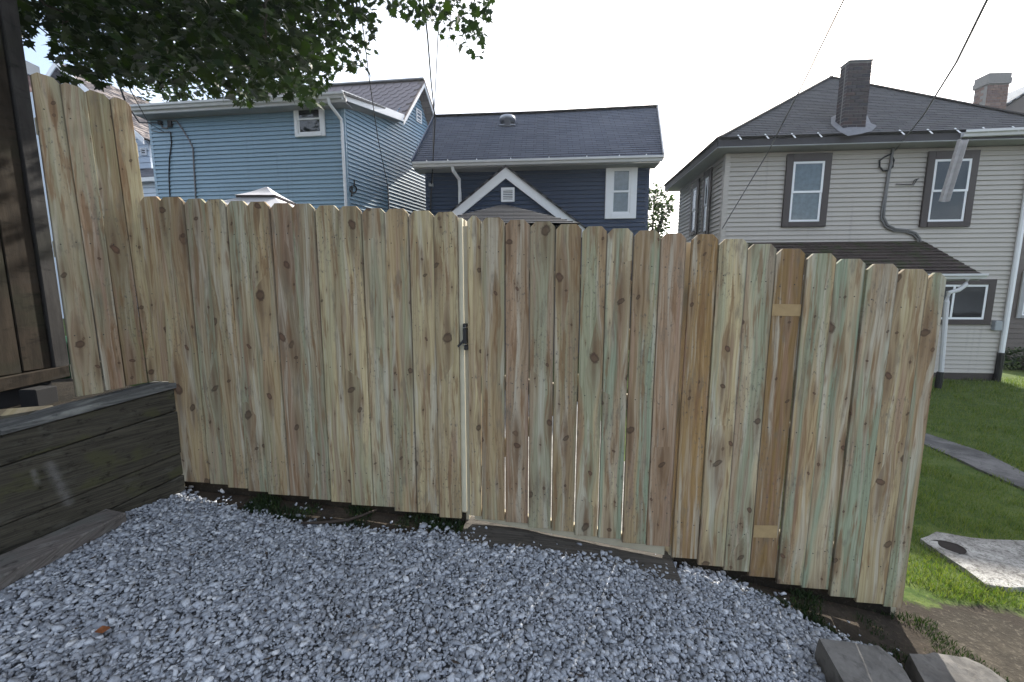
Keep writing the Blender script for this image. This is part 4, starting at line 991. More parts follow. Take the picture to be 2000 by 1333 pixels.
downspout(nh, [NF.pt(*NF.px(890, 334), .40), NF.pt(*NF.px(891, 342), .36), NF.pt(*NF.px(898, 352), .08), NF.pt(*NF.px(899, 380), .06), NF.pt(*NF.px(900, 440), .06)], MT['white'], .045)
window(nh, NF.off(.014), 1182, 322, 1243, 428, .16, MT['white'], .05, curtain='full', head=.12)
# round roof vent
rp = None; d = ray(991, 246); n_ = (E1_ - E0).cross(Q0 - E0).normalized(); t = (E0 - CAM).dot(n_) / d.dot(n_); rp = CAM + d * t
rv = MB().lathe(rp + Vector((0, 0, -.05)), [(.12, 0), (.12, .18), (.235, .17), (.25, .22), (.21, .29), (.10, .33), (.0, .34)], 20).build('roof_vent', MT['vent'], nh, smooth=True)
MB().bar(rp + Vector((-.24, -.06, .0)), rp + Vector((.24, -.06, .0)), .05, .03).build('flange', MT['vent'], rv)
# front gable
GF = NF.off(.9); ap = GF.px(988, 328); s1 = GF.px(1140, 446); s0 = GF.px(872, 426)
slope = (ap[1] - s1[1]) / (s1[0] - ap[0]); hw = 2.15; gb = ap[1] - slope * hw
wg = MB().prism([GF.pt(ap[0] - hw + .2, gb, -.05), GF.pt(ap[0] + hw - .2, gb, -.05), GF.pt(ap[0] + hw - .2, gb + .05, -.05), GF.pt(ap[0], ap[1] - .2, -.05), GF.pt(ap[0] - hw + .2, gb + .05, -.05)], GF.n * -.85).build('front_gable', MT['navy'], nh)
MB().fbox(GF, ap[0] - hw + .2, ap[0] + hw - .2, 0, gb, -.9, -.05).build('wall', MT['navy'], nh)
siding(wg, GF.off(-.05), [(ap[0] - hw + .2, gb + .04), (ap[0] + hw - .2, gb + .04), (ap[0], ap[1] - .14)], MT['navy'], .105)
for sg in (-1, 1):
    A, B = GF.pt(ap[0] + sg * hw, gb), GF.pt(ap[0], ap[1]); up = Vector((0, 0, .0)); dn = Vector((0, 0, -.25))
    MB().prism([A, B, B + dn, A + dn], GF.n * .04).build('rake_board', MT['white'], nh)
    roof_slope('porch_roof', MT['asphalt_brown'], nh, A + GF.n * .08 + Vector((0, 0, .04)), A - GF.n * .9 + Vector((0, 0, .04)), B - GF.n * .9 + Vector((0, 0, .04)), B + GF.n * .08 + Vector((0, 0, .04)), .14, slab=.03)
louvre(nh, GF.off(-.035), 979, 367.5, 1005, 395, 6, 0, .045)
nb = NF.off(.05)
MB().fbox(NF, *sorted((NF.px(839, 360)[0], NF.px(847, 360)[0])), NF.px(843, 366)[1], NF.px(843, 360)[1], .016, .09).build('junction_box', MT['boxgrey'], nh)
wallcable(nh, nb, [(843, 366), (842, 380), (841, 410), (841, 440)], .02, MT['cable'])

# small gazebos standing behind the fence
def hip_roof_thing(name, label, cat, ap_px, Y, half, drop, mat, posts, tier=None):
    a = at(*ap_px, Y); zt = a.z; base = ground(a.x)
    o = thing(name, label, cat, (a.x, a.y, base)); zb = zt - drop
    def pyr(z0, h0, z1, h1, nm, sag=0, thick=.02):
        m = MB()
        for k in range(4):
            c0, s0_ = [(1, 1), (-1, 1), (-1, -1), (1, -1)][k], [(1, 1), (-1, 1), (-1, -1), (1, -1)][(k + 1) % 4]; N_ = 8; rows = []
            for i in range(N_ + 1):
                t = i / N_; hh = h0 + (h1 - h0) * t; z = z0 + (z1 - z0) * t - sag * math.sin(math.pi * t)
                rows.append((Vector((a.x + c0[0] * hh, a.y + c0[1] * hh, z)), Vector((a.x + s0_[0] * hh, a.y + s0_[1] * hh, z))))
            for i in range(N_): m.quad(rows[i][0], rows[i][1], rows[i + 1][1], rows[i + 1][0]); m.quad(*[v - Vector((0, 0, thick)) for v in (rows[i + 1][0], rows[i + 1][1], rows[i][1], rows[i][0])])
        return m.build(nm, mat, o)
    if tier:
        h, dz, gap = tier
        pyr(zt, .015, zt - dz, h, 'vent_canopy', .015)
        m = MB()
        for k in range(4):
            c0, c1 = [(1, 1), (-1, 1), (-1, -1), (1, -1)][k], [(1, 1), (-1, 1), (-1, -1), (1, -1)][(k + 1) % 4]
            m.bar((a.x + c0[0] * h * .95, a.y + c0[1] * h * .95, zt - dz - gap / 2), (a.x + c1[0] * h * .95, a.y + c1[1] * h * .95, zt - dz - gap / 2), .02, gap)
        m.build('vent_band', MT['darktrim'], o)
        pyr(zt - dz - gap, h * .9, zb, half, 'canopy', .03)
        MB().box((a.x, a.y, zb - .10), (half, 0, 0), (0, half, 0), (0, 0, .10)).build('valance', mat, o)
    else:
        r_ = pyr(zt, .01, zb, half, 'roof', 0, .04)
        n = 14                                            # shingle courses show as steps
        m = MB()
        for i in range(n):
            t0, t1 = i / n, (i + 1) / n
            for k in range(4):
                c0, c1 = [(1, 1), (-1, 1), (-1, -1), (1, -1)][k], [(1, 1), (-1, 1), (-1, -1), (1, -1)][(k + 1) % 4]
                P = lambda c, t, e: Vector((a.x + c[0] * half * t, a.y + c[1] * half * t, zt - drop * t + e))
                m.quad(P(c0, t0, .004), P(c1, t0, .004), P(c1, t1, .018), P(c0, t1, .018))
        sc = m.build('shingle_courses', mat, o); uvslope(sc, a, Vector((1, 0, 0)), Vector((0, .7, .7)))
    for sx_ in (-1, 1):
        for sy_ in (-1, 1): MB().box((a.x + sx_ * (half - .12), a.y + sy_ * (half - .12), (base + zb) / 2 - .02), (.04, 0, 0), (0, .04, 0), (0, 0, (zb - base) / 2 + .02)).build('post', MT['darktrim'], o)
    return o
hip_roof_thing('canopy_gazebo', 'white fabric gazebo canopy with vented top peeking over the fence', 'gazebo', (521, 366), 6.2, 1.5, .85, MT['fabric'], True, (.30, .187, .03))
hip_roof_thing('pavilion', 'dark shingled hip-roof pavilion in front of the navy gable', 'pavilion', (985, 400), 8.3, 1.35, .62, MT['darkroof'], True)

# ================================================================== TAN HOUSE
tc_ = at(1413, 400, 10.0); TFr = Frame(tc_.x, tc_.y, .9968, -.0797); TLf = Frame(tc_.x, tc_.y, -.0797, -.9968)
th = thing('tan_house', 'tan vinyl-sided two-storey house with brick chimney and dark window trims', 'house', (tc_.x + 3, tc_.y + 1.5, ground(9)))
evT = TFr.px(1600, 296)[1]; aTR = TFr.px(1966, 600)[0]; depT = -TLf.px(1326, 420)[0]
base = ground(9) - .1
wt = MB().fbox(TFr, 0, aTR, base, evT, -depT, 0).build('wall', MT['tan'], th)
siding(wt, TFr, [(0, ground(9) + .12), (aTR, ground(9) + .12), (aTR, evT), (0, evT)], MT['tan'], .1105)
MB().fbox(TFr, 0, aTR, base, ground(9) + .12, 0, .005).build('foundation', MT['darktrim'], wt)
wtl = MB().fbox(TLf, -depT, 0, 1.2, evT, -.1, -.002).build('wall', MT['tan'], th)
siding(wtl, TLf, [(-depT, 1.35), (0, 1.35), (0, evT), (-depT, evT)], MT['tan'], .1105)
MB().box8([TFr.pt(-.03, base, .025), TFr.pt(.09, base, .025), TFr.pt(.09, base, 0), TFr.pt(-.03, base, -.1), TFr.pt(-.03, evT, .025), TFr.pt(.09, evT, .025), TFr.pt(.09, evT, 0), TFr.pt(-.03, evT, -.1)]).build('corner_post', MT['tan'], th)
# hip roof
OV = .38; ez = evT + .02
fl_, fr2 = TFr.pt(-OV, ez, OV), TFr.pt(aTR + OV, ez, OV); bl2, br2 = TFr.pt(-OV, ez, -depT - OV), TFr.pt(aTR + OV, ez, -depT - OV)
apx = at(1620, 152, 12.0); 
zf = Vector((0, 0, .20))
MB().box8([fl_, fr2, br2, bl2, fl_ + Vector((0, 0, .02)), fr2 + Vector((0, 0, .02)), br2 + Vector((0, 0, .02)), bl2 + Vector((0, 0, .02))]).build('soffit', MT['soffit'], th)
for (A, B) in ((fl_, fr2), (bl2, fl_), (fr2, br2)):
    MB().box8([A + Vector((0, 0, .02)), B + Vector((0, 0, .02)), B.lerp(A, .0) * .999 + A * 0 + B * .001 + Vector((0, .03, .02)), A + Vector((0, .03, .02)), A + zf, B + zf, B + zf + Vector((0, .03, 0)), A + zf + Vector((0, .03, 0))]).build('fascia', MT['darkfascia'], th)
z2 = Vector((0, 0, .21))
tip = TFr.n * .05
roof_slope('roof', MT['asphalt_brown'], th, fl_ + z2 + tip - TFr.ax * .05, fr2 + z2 + tip, apx + TFr.ax * .02, apx - TFr.ax * .02, .145, .014)
roof_slope('roof', MT['asphalt_brown'], th, bl2 + z2 - TFr.ax * .05, fl_ + z2 + tip - TFr.ax * .05, apx + TFr.n * .02, apx - TFr.n * .02, .145, .014)
roof_slope('roof', MT['asphalt_brown'], th, fr2 + z2 + tip, br2 + z2, apx - TFr.n * .02, apx + TFr.n * .02, .145, .014)
roof_slope('roof', MT['asphalt_brown'], th, br2 + z2, bl2 + z2, apx + TFr.ax * .02, apx - TFr.ax * .02, .145, .014)
for c in (fl_ + tip, fr2 + tip): MB().bar(c + z2 + Vector((0, 0, .012)), apx + Vector((0, 0, .012)), .16, .03).build('hip_cap', MT['ridge'], th)
GO = TFr.off(OV + .06)
for x, y in ((1444, 278), (1497, 277), (1549, 276), (1600, 276), (1760, 271), (1815, 268), (1869, 266), (1924, 263), (1982, 262)):
    a, h = GO.px(x, y); MB().bar(GO.pt(a - .02, ez + .27, -.05), GO.pt(a + .02, ez + .13, .05), .028, .006, TFr.n).build('gutter_strap', MT['white'], th)
a = GO.px(1880, 272)[0]; gutter(th, TFr.pt(a, ez + .06, OV + .005), TFr.pt(aTR + OV, ez + .09, OV + .005), MT['gutter'], TFr.n, .12, .13)
# piece of gutter hanging down across the right window
g0_, g1_ = GO.pt(*GO.px(1872, 276), .05), GO.pt(*GO.px(1838, 395), .02)
ax_ = (g1_ - g0_).normalized(); sx2 = TFr.ax - ax_ * TFr.ax.dot(ax_); sx2.normalize(); on_ = ax_.cross(sx2).normalized(); on_ = on_ if on_.dot(TFr.n) > 0 else -on_
prof = [(-.075, .0), (-.075, .08), (-.068, .08), (-.068, .008), (.055, .008), (.075, .09), (.083, .09), (.063, .0)]
MB().prism([g0_ + sx2 * x + on_ * y for x, y in prof], g1_ - g0_).build('hanging_gutter', MT['oldgutter'], th)
# windows
window(th, TFr.off(.016), 1530.5, 301, 1617, 444, .155, MT['darktrim'], .05, curtain='full', head=.19)
window(th, TFr.off(.016), 1802.5, 296, 1901, 444, .155, MT['darktrim'], .05, head=.19)
window(th, TFr.off(.016), 1796, 546, 1937, 634, .16, MT['darktrim'], .05, slide=True, head=.13)
window(th, TLf.off(.016), 1374.5, 335, 1389, 459, .14, MT['darktrim'], .06, head=.2); window(th, TLf.off(.016), 1351.5, 356, 1365.5, 459, .14, MT['darktrim'], .06, head=.2)
# lean-to mossy roof below
T1 = TFr.px(1430, 473); T2 = TFr.px(1800, 473); a_e = TFr.off(1.25).px(1917, 536)
aw0 = T1[0]; hT = (T1[1] + T2[1]) / 2; LO = TFr.off(1.25)
lm_ = [TFr.pt(.15, hT, .02), TFr.pt(T2[0], hT, .02)]
ll = [LO.pt(-.4, a_e[1]), LO.pt(a_e[0], a_e[1])]
roof_slope('lean_to_roof', MT['mossroof'], th, ll[0], ll[1], lm_[1], lm_[0], .14, .02)
roof_slope('lean_to_roof', MT['mossroof'], th, ll[1], TFr.pt(a_e[0] + .05, a_e[1], .02), lm_[1] + Vector((.01, 0, 0)), lm_[1], .14, .015)
MB().box8([LO.pt(-.4, a_e[1] - .13), LO.pt(a_e[0] - .02, a_e[1] - .13), TFr.pt(a_e[0] - .02, a_e[1] - .13, .02), TFr.pt(-.0, a_e[1] - .13, .02), LO.pt(-.4, a_e[1] - .06), LO.pt(a_e[0] - .02, a_e[1] - .06), TFr.pt(a_e[0] - .02, a_e[1] - .06, .02), TFr.pt(-.0, a_e[1] - .06, .02)]).build('lean_to_soffit', MT['soffit'], th)
gutter(th, LO.pt(-.4, a_e[1] - .12, .005), LO.pt(a_e[0] + .03, a_e[1] - .10, .005), MT['gutter'], TFr.n, .11, .11)
dl = LO
downspout(th, [LO.pt(*LO.px(1884, 545), .06), LO.pt(*LO.px(1882, 556), .05), LO.pt(*LO.px(1868, 567), .04), LO.pt(*LO.px(1850, 572), .03), LO.pt(*LO.px(1846, 590), .03), LO.pt(*LO.px(1835, 728), .03)], MT['gutter'], .045)
a, h = LO.px(1834, 728); MB().tube([LO.pt(a, h + .02, .03), LO.pt(a - .01, ground(8) + .0, .03)], .06, 8).build('drain_pipe', MT['black'], th)
for x in (-.2, a_e[0] - .15): MB().fbox(LO, x - .05, x + .05, ground(8) - .1, a_e[1] - .13, -.12, -.02).build('porch_post', MT['white'], th) if x < 1 else None
cr = [TFr.pt(aTR - .02, evT + .05, .40), TFr.pt(aTR - .02, evT - .1, .36), TFr.pt(aTR - .03, evT - .45, .08), TFr.pt(aTR - .03, evT - .6, .07), TFr.pt(aTR - .03, .4, .07), TFr.pt(aTR - .03, TFr.px(1953, 690)[1], .07)]
downspout(th, cr, MT['white'], .05)
MB().tube([TFr.pt(aTR - .03, TFr.px(1953, 690)[1] + .02, .07), TFr.pt(aTR - .03, ground(12), .07)], .065, 8).build('drain_pipe', MT['black'], th)
a, h = TFr.px(1940, 636); MB().fbox(TFr, a - .07, a + .10, h - .12, h + .12, .016, .11).build('meter_box', MT['boxgrey'], th, bevel=.01)
# service entrance cable
tw_ = TFr.off(.05)
wallcable(th, tw_, [(1744, 290), (1740, 318), (1737, 335), (1731, 375), (1727, 410), (1726, 425), (1733, 440), (1748, 448), (1772, 450), (1788, 456), (1796, 466), (1798, 476)], .03, MT['conduit'], 'conduit')
wallcable(th, tw_, [(1735, 334), (1728, 382), (1722, 412), (1721, 428), (1729, 443), (1746, 452), (1768, 453), (1784, 459), (1792, 468), (1793, 476)], .02, MT['conduit'], 'conduit')
wallcable(th, tw_, [(1742, 300), (1728, 307), (1718, 314), (1718, 326), (1724, 333), (1735, 334), (1744, 326), (1746, 314), (1742, 304)], .02, MT['cable'])
wallcable(th, tw_, [(1750, 360), (1782, 361), (1786, 352), (1795, 349), (1792, 350), (1784, 362)], .01, MT['cable'])
# chimney with single bricks
nrm = (fr2 - fl_).cross(apx - (fl_ + z2)).normalized(); nrm = nrm if nrm.z > 0 else -nrm
def onroof(px, py): d_ = ray(px, py); t_ = ((fl_ + z2 + tip) - CAM).dot(nrm) / d_.dot(nrm); return CAM + d_ * t_ + nrm * .022
CH = TFr.off((onroof(1668, 254) - TFr.p).dot(TFr.n))
aC0, aC1 = CH.px(1643 + 8, 200)[0], CH.px(1696, 200)[0]; hC0 = CH.px(1665, 258)[1] - .15; hC1 = CH.px(1678, 119)[1]; dC = .27
ch = MB().fbox(CH, aC0 + .008, aC1 - .008, hC0, hC1 - .01, -dC + .008, -.008).build('chimney', MT['mortar'], th)
rh = .078; nrow = int((hC1 - hC0) / rh); bw_ = (aC1 - aC0) / 2.5
bmeshes = {}
def brickobj(cx, sx_, d0, d1, h0):
    key = (round(sx_, 4), round(d1 - d0, 4))
    if key not in bmeshes:
        m = MB().box((0, 0, 0), (sx_ / 2, 0, 0), (0, (d1 - d0) / 2, 0), (0, 0, (rh - .013) / 2)); me = bpy.data.meshes.new('brick'); me.from_pydata([tuple(v) for v in m.v], [], m.f); me.materials.append(MT['brick']); bmeshes[key] = me
    P = CH.pt(cx, h0 + rh / 2, (d0 + d1) / 2); M = Matrix.Translation(P) @ Matrix(((CH.ax.x, -CH.n.x, 0, 0), (CH.ax.y, -CH.n.y, 0, 0), (0, 0, 1, 0), (0, 0, 0, 1)))
    link(bpy.data.objects.new('brick', bmeshes[key]), ch, M)
for i in range(nrow):
    h = hC0 + i * rh; e_ = (i % 2) * .5; wdt = aC1 - aC0; full = wdt / 2.5
    xs_ = [0, full, 2 * full, wdt] if i % 2 == 0 else [0, wdt - 2 * full, wdt - full, wdt]
    for j in range(3): brickobj(aC0 + (xs_[j] + xs_[j + 1]) / 2, xs_[j + 1] - xs_[j] - .012, -.09, random.choice((0, .003)), h)
    for j in range(2):
        dd0 = -dC + .006 + j * (dC - .12) / 2; brickobj(aC0 + .045, .09, dd0, dd0 + (dC - .12) / 2 - .012, h)
        brickobj(aC1 - .045, .09, dd0, dd0 + (dC - .12) / 2 - .012, h)
MB().fbox(CH, aC0 - .01, aC1 + .01, hC1 - .012, hC1 + .02, -dC - .01, .01).build('crown', MT['tar'], ch)
# roof cement skirt round the chimney foot
sk = [(1622, 232), (1634, 225), (1642, 222), (1650, 215), (1690, 222), (1700, 243), (1712, 248), (1702, 258), (1680, 264), (1655, 268), (1636, 258), (1622, 245)]
kp = [onroof(x, y) for x, y in sk]; kc = sum(kp, Vector()) / len(kp); m = MB()
m.add(kp + [(p_ - kc) * .72 + kc + nrm * .02 for p_ in kp] + [kc + nrm * .05], [(i, (i + 1) % 12, 12 + (i + 1) % 12, 12 + i) for i in range(12)] + [(12 + i, 12 + (i + 1) % 12, 24) for i in range(12)]); m.build('roof_cement', MT['tar'], th)

# ================================================================== FAR HOUSES
def far_box(o, F, a0, a1, h0, h1, dep, mat): return MB().fbox(F, a0, a1, h0, h1, -dep, 0).build('wall', mat, o)
# grey roof and red chimney, far right
fp = at(1960, 300, 17.5); FC = Frame(fp.x, fp.y, 1, -.05)
rh_ = thing('grey_roof_house', 'house with pale grey roof and red brick chimney at far right', 'house', (fp.x + 3, fp.y + 2, ground(20)))
rl = [FC.px(1890, 245), FC.px(2040, 152)]
e0 = FC.pt(rl[0][0], rl[0][1]); rdg = FC.pt(rl[1][0], rl[1][1])
far_box(rh_, FC, rl[0][0] + .3, rl[1][0] * 2 - rl[0][0] - .3, ground(20) - .2, rl[0][1], 7, MT['brownsid'])
back = FC.n * -8; fwd = FC.n * .4
roof_slope('roof', MT['greyroof'], rh_, e0 + back, e0 + fwd, rdg + fwd, rdg + back, .17)
e2 = FC.pt(rl[1][0] * 2 - rl[0][0], rl[0][1]); roof_slope('roof', MT['greyroof'], rh_, e2 + fwd, e2 + back, rdg + back, rdg + fwd, .17)
MB().prism([FC.pt(rl[0][0] + .3, rl[0][1] - .05, -.01), FC.pt(rl[1][0] * 2 - rl[0][0] - .3, rl[0][1] - .05, -.01), rdg - Vector((0, 0, .25)) + FC.n * -.01], FC.n * -.2).build('gable_wall', MT['brownsid'], rh_)
cF = FC.off(.55); a0, a1 = cF.px(1926, 190)[0], cF.px(1968, 190)[0]; hT_ = cF.px(1943, 143)[1]
chm = MB().fbox(cF, a0 + .01, a1 - .01, cF.px(1940, 245)[1] - 1.5, hT_ - .02, -.5 + .01, -.01).build('chimney', MT['mortar'], rh_)
MB().fbox(cF, a0 - .04, a1 + .04, hT_ - .42, hT_ - .2, -.54, .04).build('band', MT['mortar'], chm); MB().fbox(cF, a0 - .02, a1 + .02, hT_ - .2, hT_, -.52, .02).build('crown', MT['mortar'], chm)
bmeshes2 = {}
for i in range(13):
    h = hT_ - .45 - (i + 1) * .115; n_b = 4; off = (i % 2) * .5; w_ = (a1 - a0) / n_b
    for j in range(n_b + (i % 2)):
        x0 = max(a0, a0 + (j - off) * w_); x1 = min(a1, a0 + (j + 1 - off) * w_); k_ = round(x1 - x0, 3)
        if k_ not in bmeshes2:
            m = MB().box((0, 0, 0), ((k_ - .02) / 2, 0, 0), (0, .05, 0), (0, 0, .05)); me = bpy.data.meshes.new('brick'); me.from_pydata([tuple(v) for v in m.v], [], m.f); me.materials.append(MT['brick2'] if 1 else None); bmeshes2[k_] = me
        P = cF.pt((x0 + x1) / 2, h + .057, -.045); M = Matrix.Translation(P) @ Matrix(((cF.ax.x, -cF.n.x, 0, 0), (cF.ax.y, -cF.n.y, 0, 0), (0, 0, 1, 0), (0, 0, 0, 1)))
        link(bpy.data.objects.new('brick', bmeshes2[k_]), chm, M)
m = MB().box((0, 0, 0), (.03, 0, 0), (0, .08, 0), (0, 0, .05)); sbm = bpy.data.meshes.new('brick'); sbm.from_pydata([tuple(v) for v in m.v], [], m.f); sbm.materials.append(MT['brick2'])
for i in range(13):
    for j in range(2 - i % 2):
        P = cF.pt(a0 + .025, hT_ - .45 - (i + 1) * .115 + .057, -.21 - (.11 if i % 2 else 0) - j * .18); M = Matrix.Translation(P) @ Matrix(((cF.ax.x, -cF.n.x, 0, 0), (cF.ax.y, -cF.n.y, 0, 0), (0, 0, 1, 0), (0, 0, 0, 1)))
        link(bpy.data.objects.new('brick', sbm), chm, M)
# brown house glimpsed right of the tan house
bp = at(1972, 600, 12.6); BNF = Frame(bp.x, bp.y, .98, -.2)
bnh = thing('brown_house', 'brown-sided house just visible behind the white downspout at right edge', 'house', (bp.x + 2, bp.y + 1, ground(14)))
wbn = far_box(bnh, BNF, -.3, 6, ground(15) - .3, 4.2, 4, MT['brownsid']); siding(wbn, BNF, [(-.3, -.3), (6, -.3), (6, 4.1), (-.3, 4.1)], MT['brownsid'], .16, proud=.02)
window(bnh, BNF.off(.02), 1990, 530, 2040, 622, .12, MT['soffit'], .05, head=.14)
roof_slope('roof', MT['asphalt_brown'], bnh, BNF.pt(-.5, 4.2, .3), BNF.pt(6.3, 4.2, .3), BNF.pt(6.3, 6, -2), BNF.pt(-.5, 6, -2), .15)
# low garage roof glimpsed between navy and tan houses
gp = at(1300, 470, 21); GFm = Frame(gp.x, gp.y, 1, 0)
gar = thing('garage', 'low far garage with brownish roof between navy and tan houses', 'garage', (gp.x, gp.y + 2, ground(8)))
hh = GFm.px(1300, 462)[1]; far_box(gar, GFm, -2.2, 2.2, ground(8) - .3, hh - .6, 4, MT['palesid'])
roof_slope('roof', MT['slateroof'], gar, GFm.pt(-2.5, hh - .6, .3), GFm.pt(2.5, hh - .6, .3), GFm.pt(2.5, hh + .25, -2), GFm.pt(-2.5, hh + .25, -2), .16)
roof_slope('roof', MT['slateroof'], gar, GFm.pt(2.5, hh - .6, -4.3), GFm.pt(-2.5, hh - .6, -4.3), GFm.pt(-2.5, hh + .25, -2), GFm.pt(2.5, hh + .25, -2), .16)
# pale clapboard house at far left
pp = at(292, 330, 14.5); PF = Frame(pp.x, pp.y, .985, -.17)
ph = thing('pale_house', 'pale blue clapboard gabled house behind the tall fence at left', 'house', (pp.x - 3, pp.y + 3, ground(-14)))
eR = PF.px(294, 276); apP = PF.px(132, 132); eLf = (2 * apP[0] - eR[0], eR[1])
pw = MB().prism([PF.pt(eLf[0] + .2, .3, -.02), PF.pt(eR[0] - .1, .3, -.02), PF.pt(eR[0] - .1, eR[1], -.02), PF.pt(apP[0], apP[1] - .15, -.02), PF.pt(eLf[0] + .2, eR[1], -.02)], PF.n * -6).build('wall', MT['palesid'], ph)
siding(pw, PF.off(-.015), [(eLf[0] + .2, PF.px(280, 330)[1]), (eR[0] - .1, PF.px(280, 330)[1]), (eR[0] - .1, eR[1] - .03), (apP[0], apP[1] - .2), (eLf[0] + .2, eR[1] - .03)], MT['palesid'], .2, proud=.02)
RE, RA, LE = PF.pt(eR[0] + .12, eR[1] - .02, .3), PF.pt(apP[0], apP[1] + .05, .3), PF.pt(eLf[0] - .12, eR[1] - .02, .3); bk = PF.n * -6.6
roof_slope('roof', MT['slateroof'], ph, RE, RE + bk, RA + bk, RA, .2, .012); roof_slope('roof', MT['slateroof'], ph, LE + bk, LE, RA, RA + bk, .2, .012)
for A in (RE, LE): MB().prism([A + PF.n * .01, RA + PF.n * .01, RA + PF.n * .01 + Vector((0, 0, -.2)), A + PF.n * .01 + Vector((0, 0, -.2))], PF.n * .03).build('rake_board', MT['white'], ph)
louvre(ph, PF.off(.01), 276, 290, 287, 304, 3, 0, .03)
# its lower porch: dark roof and pale siding
lowF = PF.off(1.3); a0 = lowF.px(200, 360)[0]; a1 = lowF.px(305, 360)[0]; hR = lowF.px(290, 352)[1]
roof_slope('porch_roof', MT['asphalt_blue'], ph, lowF.pt(a0 - 3, hR, .2), lowF.pt(a1 + .5, hR, .2), PF.pt(a1 + .6, PF.px(285, 330)[1], .0), PF.pt(a0 - 3, PF.px(285, 330)[1], .0), .15)
pw2 = MB().fbox(lowF, a0 - 2.8, a1 + .3, .3, hR - .05, -1.3, 0).build('porch_wall', MT['palesid'], ph)
siding(pw2, lowF, [(a0 - 2.8, lowF.px(290, 400)[1]), (a1 + .3, lowF.px(290, 400)[1]), (a1 + .3, hR - .06), (a0 - 2.8, hR - .06)], MT['palesid'], .17)
MB().bar(lowF.pt(a0 - 3, hR - .05, .22), lowF.pt(a1 + .5, hR - .05, .22), .03, .12).build('fascia', MT['white'], ph)
# metal flue beyond the tall boards at far left
fp = at(50, 175, 13.5); m = MB(); m.box((fp.x, fp.y, fp.z - .6), (.22, 0, 0), (0, .22, 0), (0, 0, 1.0)); fo = thing('chimney_stack', 'grey metal-capped chimney stack just left of the tall fence', 'chimney', (fp.x, fp.y, 7.4)); m.build('stack', MT['brick2'], fo)
MB().box((fp.x, fp.y, fp.z + .62), (.26, 0, 0), (0, .26, 0), (0, 0, .2)).build('cap', MT['boxgrey'], fo)
MB().box((fp.x, fp.y, 4.0), (1.6, 0, 0), (0, 1.2, 0), (0, 0, 3.45)).build('house_wall', MT['palesid'], fo)

# ================================================================== WIRES
def wire(pts, r, mat, label, sag=0):
    P = [at(x, y, Y) for x, y, Y in pts]; Q = []
    for i in range(len(P) - 1):
        for k in range(8): Q.append(P[i].lerp(P[i + 1], k / 8))
    Q.append(P[-1]); return tag(MB().tube(Q, r, 6).build('overhead_wire', mat, smooth=True), label, 'wire', 'overhead wires')
wire([(1690, -90, 4.5), (1648, 0, 5.2), (1575, 150, 6.6), (1500, 298, 8.3), (1410, 448, 9.6)], .011, MT['cablegrey'], 'straight thin wire crossing the tan house roof to its left corner')
wire([(1965, -80, 5.0), (1928, 0, 5.6), (1868, 122, 6.9), (1803, 226, 8.5), (1742, 302, 9.85)], .016, MT['cablegrey'], 'thick twisted service wire ending at the tan house conduit')
wire([(820, -60, 6), (835, 70, 7), (842, 160, 8.5), (850, 235, 9.8), (843, 360, 10.7)], .014, MT['cable'], 'twisted cable dropping to the box on the navy house corner')
wire([(862, -60, 6), (855, 80, 7), (850, 180, 9), (846, 250, 10), (845, 358, 10.72)], .009, MT['cablegrey'], 'thin cable just right of the twisted one above navy roof')
wire([(884, -40, 5), (878, 60, 6.5), (866, 150, 9), (858, 215, 11)], .006, MT['cablegrey'], 'faint hair-thin wire rightmost of those above the navy roof edge')
wire([(695, -60, 6), (705, 25, 7), (722, 160, 9), (738, 270, 11), (757, 363, 12.6)], .010, MT['cable'], 'single dark wire crossing the blue house gable side')
wire([(200, 60, 6), (222, 135, 7), (245, 200, 8.5), (272, 240, 10.2), (312, 241, 11.7)], .016, MT['cable'], 'thick dark wire from the tree to the blue house wall')
wire([(215, 60, 6), (234, 135, 7), (262, 190, 8.5), (290, 240, 10.5), (320, 258, 11.65)], .010, MT['cable'], 'thinner dark wire beside the thick one at blue house left')

# ================================================================== FOLIAGE
LEAF = np.array([(0, -.02), (.10, .10), (.34, .02), (.30, .20), (.52, .34), (.30, .42), (.26, .62), (.12, .56), (0, .98), (-.12, .56), (-.26, .62), (-.30, .42), (-.52, .34), (-.30, .20), (-.34, .02), (-.10, .10)])
def leaf_mesh(name, pts, sizes, mat, parent, droop=.5, shape=LEAF, fold=.12):
    n = len(pts); k = len(shape); c = np.array([0, .35]); P2 = np.vstack([shape, c]); V = np.zeros((n, k + 1, 3)); z = -fold * np.abs(P2[:, 0]) - .10 * P2[:, 1] ** 2
    base = np.column_stack([P2[:, 0], P2[:, 1], z])
    for i in range(n):
        Rm = np.array(Matrix.Rotation(RNG.uniform(0, 6.283), 3, 'Z') @ Matrix.Rotation(RNG.normal(-droop, .45), 3, 'X') @ Matrix.Rotation(RNG.normal(0, .45), 3, 'Y'))
        V[i] = (base * sizes[i]) @ Rm.T + pts[i]
    tri = np.array([(i, (i + 1) % k, k) for i in range(k)]); F = (tri[None] + (np.arange(n) * (k + 1))[:, None, None]).reshape(-1, 3)
    return np_mesh(name, V.reshape(-1, 3), F, mat, parent)
LOWX = [-900, -200, 0, 15, 40, 64, 70, 80, 88, 100, 125, 180, 260, 330, 440, 470, 480, 498, 540, 580, 600, 620, 640, 655, 700, 722, 736, 740, 745, 790, 850, 880, 905, 925, 945, 955, 965, 1100, 1300, 3000]
LOWY = [420, 300, 60, 70, 78, 72, 15, -20, 35, 110, 150, 168, 165, 180, 182, 212, 215, 200, 178, 195, 206, 212, 165, 135, 138, 118, 70, -25, 15, 42, 58, 70, 92, 120, 118, 20, -60, -330, -900, -3000]
def low_at(px): return np.interp(px, LOWX, LOWY)
maple = thing('maple_tree', 'dark green maple crown hanging over the fence from upper left', 'tree', (-7.6, 5.6, ground(-7.6)))
pts = []; siz = []; clusters = []
